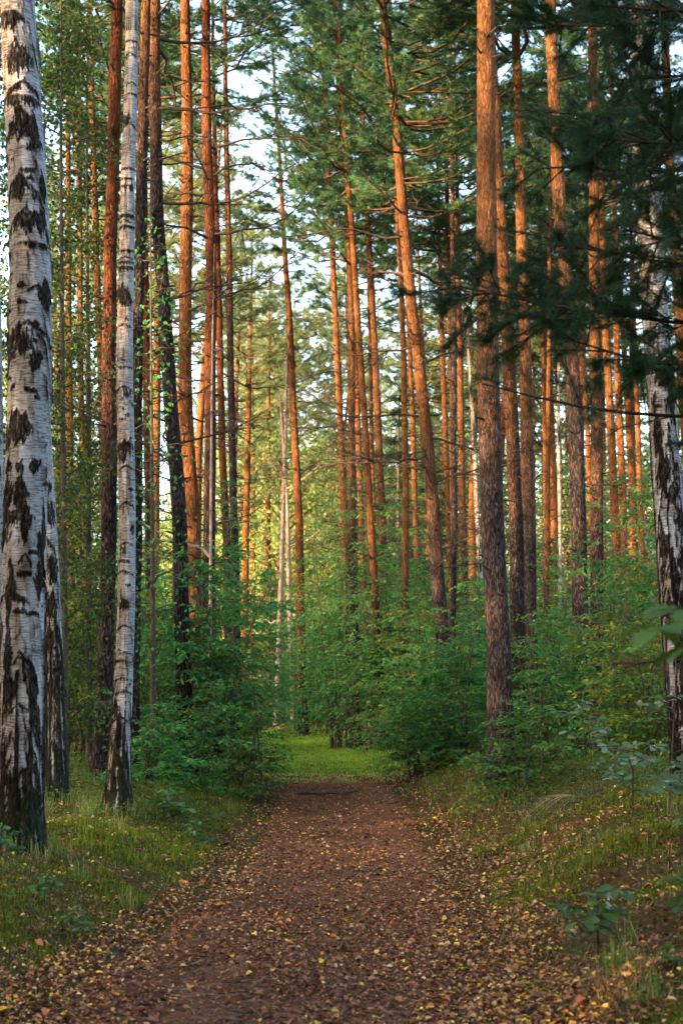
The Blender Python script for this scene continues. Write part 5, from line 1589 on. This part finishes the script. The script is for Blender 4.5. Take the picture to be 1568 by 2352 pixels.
# ------------------------------------------------------------------ unseen woods behind the viewer, shaped to keep the low sun off the ground
acc = Acc()
rng = np.random.default_rng(12)
sh = np.array([SUN_H.x, SUN_H.y]); sp_ = np.array([SUN_H.y, -SUN_H.x])
nq = 95
for k in range(nq):
    q = -52 + 78 * (k + rng.uniform(0, 1)) / nq; p = -30 - rng.uniform(0, 10)
    c = sh * p + sp_ * q
    H = 15.6 + rng.normal(0, 1.5)
    tube(acc, np.array([[c[0], c[1], -.2], [c[0], c[1], H * .5], [c[0], c[1], H]]), [.2, .14, .03], 6, 1)
    m = 430
    t = rng.uniform(.03, 1, m)
    rr = 1.9 * np.sqrt(np.clip(1 - t ** 2.5, 0.03, 1)) * np.sqrt(rng.uniform(0, 1, m)); a = rng.uniform(0, TAU, m)
    P = np.stack([c[0] + rr * np.cos(a), c[1] + rr * np.sin(a), t * H], -1)
    leaves(acc, P, rng.normal(0, 1, (m, 3)), nrm(rng.normal(0, 1, (m, 3))), rng.uniform(.5, 1.0, m), rng.uniform(.3, .6, m), 0, pal(rng, m, [(.05, .09, .03), (.07, .11, .03)], .2), simple=True)
for (tx, ty) in ((-5.2, 1.5), (-6.5, 4.2), (-8.5, 1), (-5.5, -3.5), (-9.5, -4), (5.6, 1), (6.2, 4.5), (7.5, 8), (5.5, -4), (9, 3), (8.5, 11.5), (0.5, -7), (-2.5, -9), (3.5, -8)):   # unseen trees added around the viewer to cut the ambient light
    H = rng.uniform(12, 15)
    tube(acc, np.array([[tx, ty, -.2], [tx, ty, H * .5], [tx, ty, H]]), [.16, .11, .03], 8, 1)
    m = 1300; t = rng.uniform(.22, 1, m); rr = 2.3 * np.sqrt(np.clip(1 - t ** 2.5, 0.03, 1)) * np.sqrt(rng.uniform(0, 1, m)); a = rng.uniform(0, TAU, m)
    P = np.stack([tx + rr * np.cos(a), ty + rr * np.sin(a), t * H], -1)
    leaves(acc, P, rng.normal(0, 1, (m, 3)), nrm(rng.normal(0, 1, (m, 3))), rng.uniform(.25, .5, m), rng.uniform(.15, .3, m), 0, pal(rng, m, [(.03, .07, .02), (.04, .085, .02)], .2), simple=True)
for k in range(90):      # sparse taller tops, added to dapple the sun on the trunks
    q = -52 + 84 * rng.uniform(0, 1); p = -30 - rng.uniform(0, 10); c = sh * p + sp_ * q
    zc = rng.uniform(15.5, 19.5); m = 90; r3 = rng.uniform(.5, 1.5)
    P = np.array([c[0], c[1], zc]) + rng.normal(0, 1, (m, 3)) * np.array([r3, r3, r3 * .6])
    leaves(acc, P, rng.normal(0, 1, (m, 3)), nrm(rng.normal(0, 1, (m, 3))), rng.uniform(.4, .8, m), rng.uniform(.25, .5, m), 0, (.05, .09, .03), simple=True)
    tube(acc, np.array([[c[0], c[1], -.2], [c[0], c[1], zc + .5]]), [.15, .04], 5, 1)
tag(link("woods", acc.mesh("woods", [M_FARLEAF, M_STEM])), "unseen wood edge behind the viewer, with trees added beside it for shade", "wood edge", None, "stuff")

# the wood goes on beyond the last trees one can tell apart
acc = Acc()
for k in range(150):
    d = rng.uniform(126, 190); x = rng.uniform(-.32, .32) * d + rng.normal(0, 3)
    H = rng.uniform(9, 16)
    tube(acc, np.array([[x, d, -.2], [x + rng.normal(0, .2), d, H * .5], [x + rng.normal(0, .4), d, H]]), [.2, .15, .03], 6, 1)
    m = 420
    t = rng.uniform(.02 if k % 2 else .35, 1, m)
    rr = 3.2 * np.sqrt(np.clip(1 - t ** 2.2, 0.03, 1)) * np.sqrt(rng.uniform(0, 1, m)); a = rng.uniform(0, TAU, m)
    P = np.stack([x + rr * np.cos(a), d + rr * np.sin(a), t * H], -1)
    leaves(acc, P, rng.normal(0, 1, (m, 3)), nrm(rng.normal(0, .7, (m, 3)) + np.array([0, 0, .5])), rng.uniform(.3, .7, m), rng.uniform(.2, .45, m), 0, pal(rng, m, [(.07, .115, .05), (.10, .14, .055), (.055, .09, .045)], .2), simple=True)
tag(link("distant_woods", acc.mesh("distant_woods", [M_FARLEAF, M_PINE_RED])), "far wood closing the view behind all the trunks", "woods", None, "stuff")
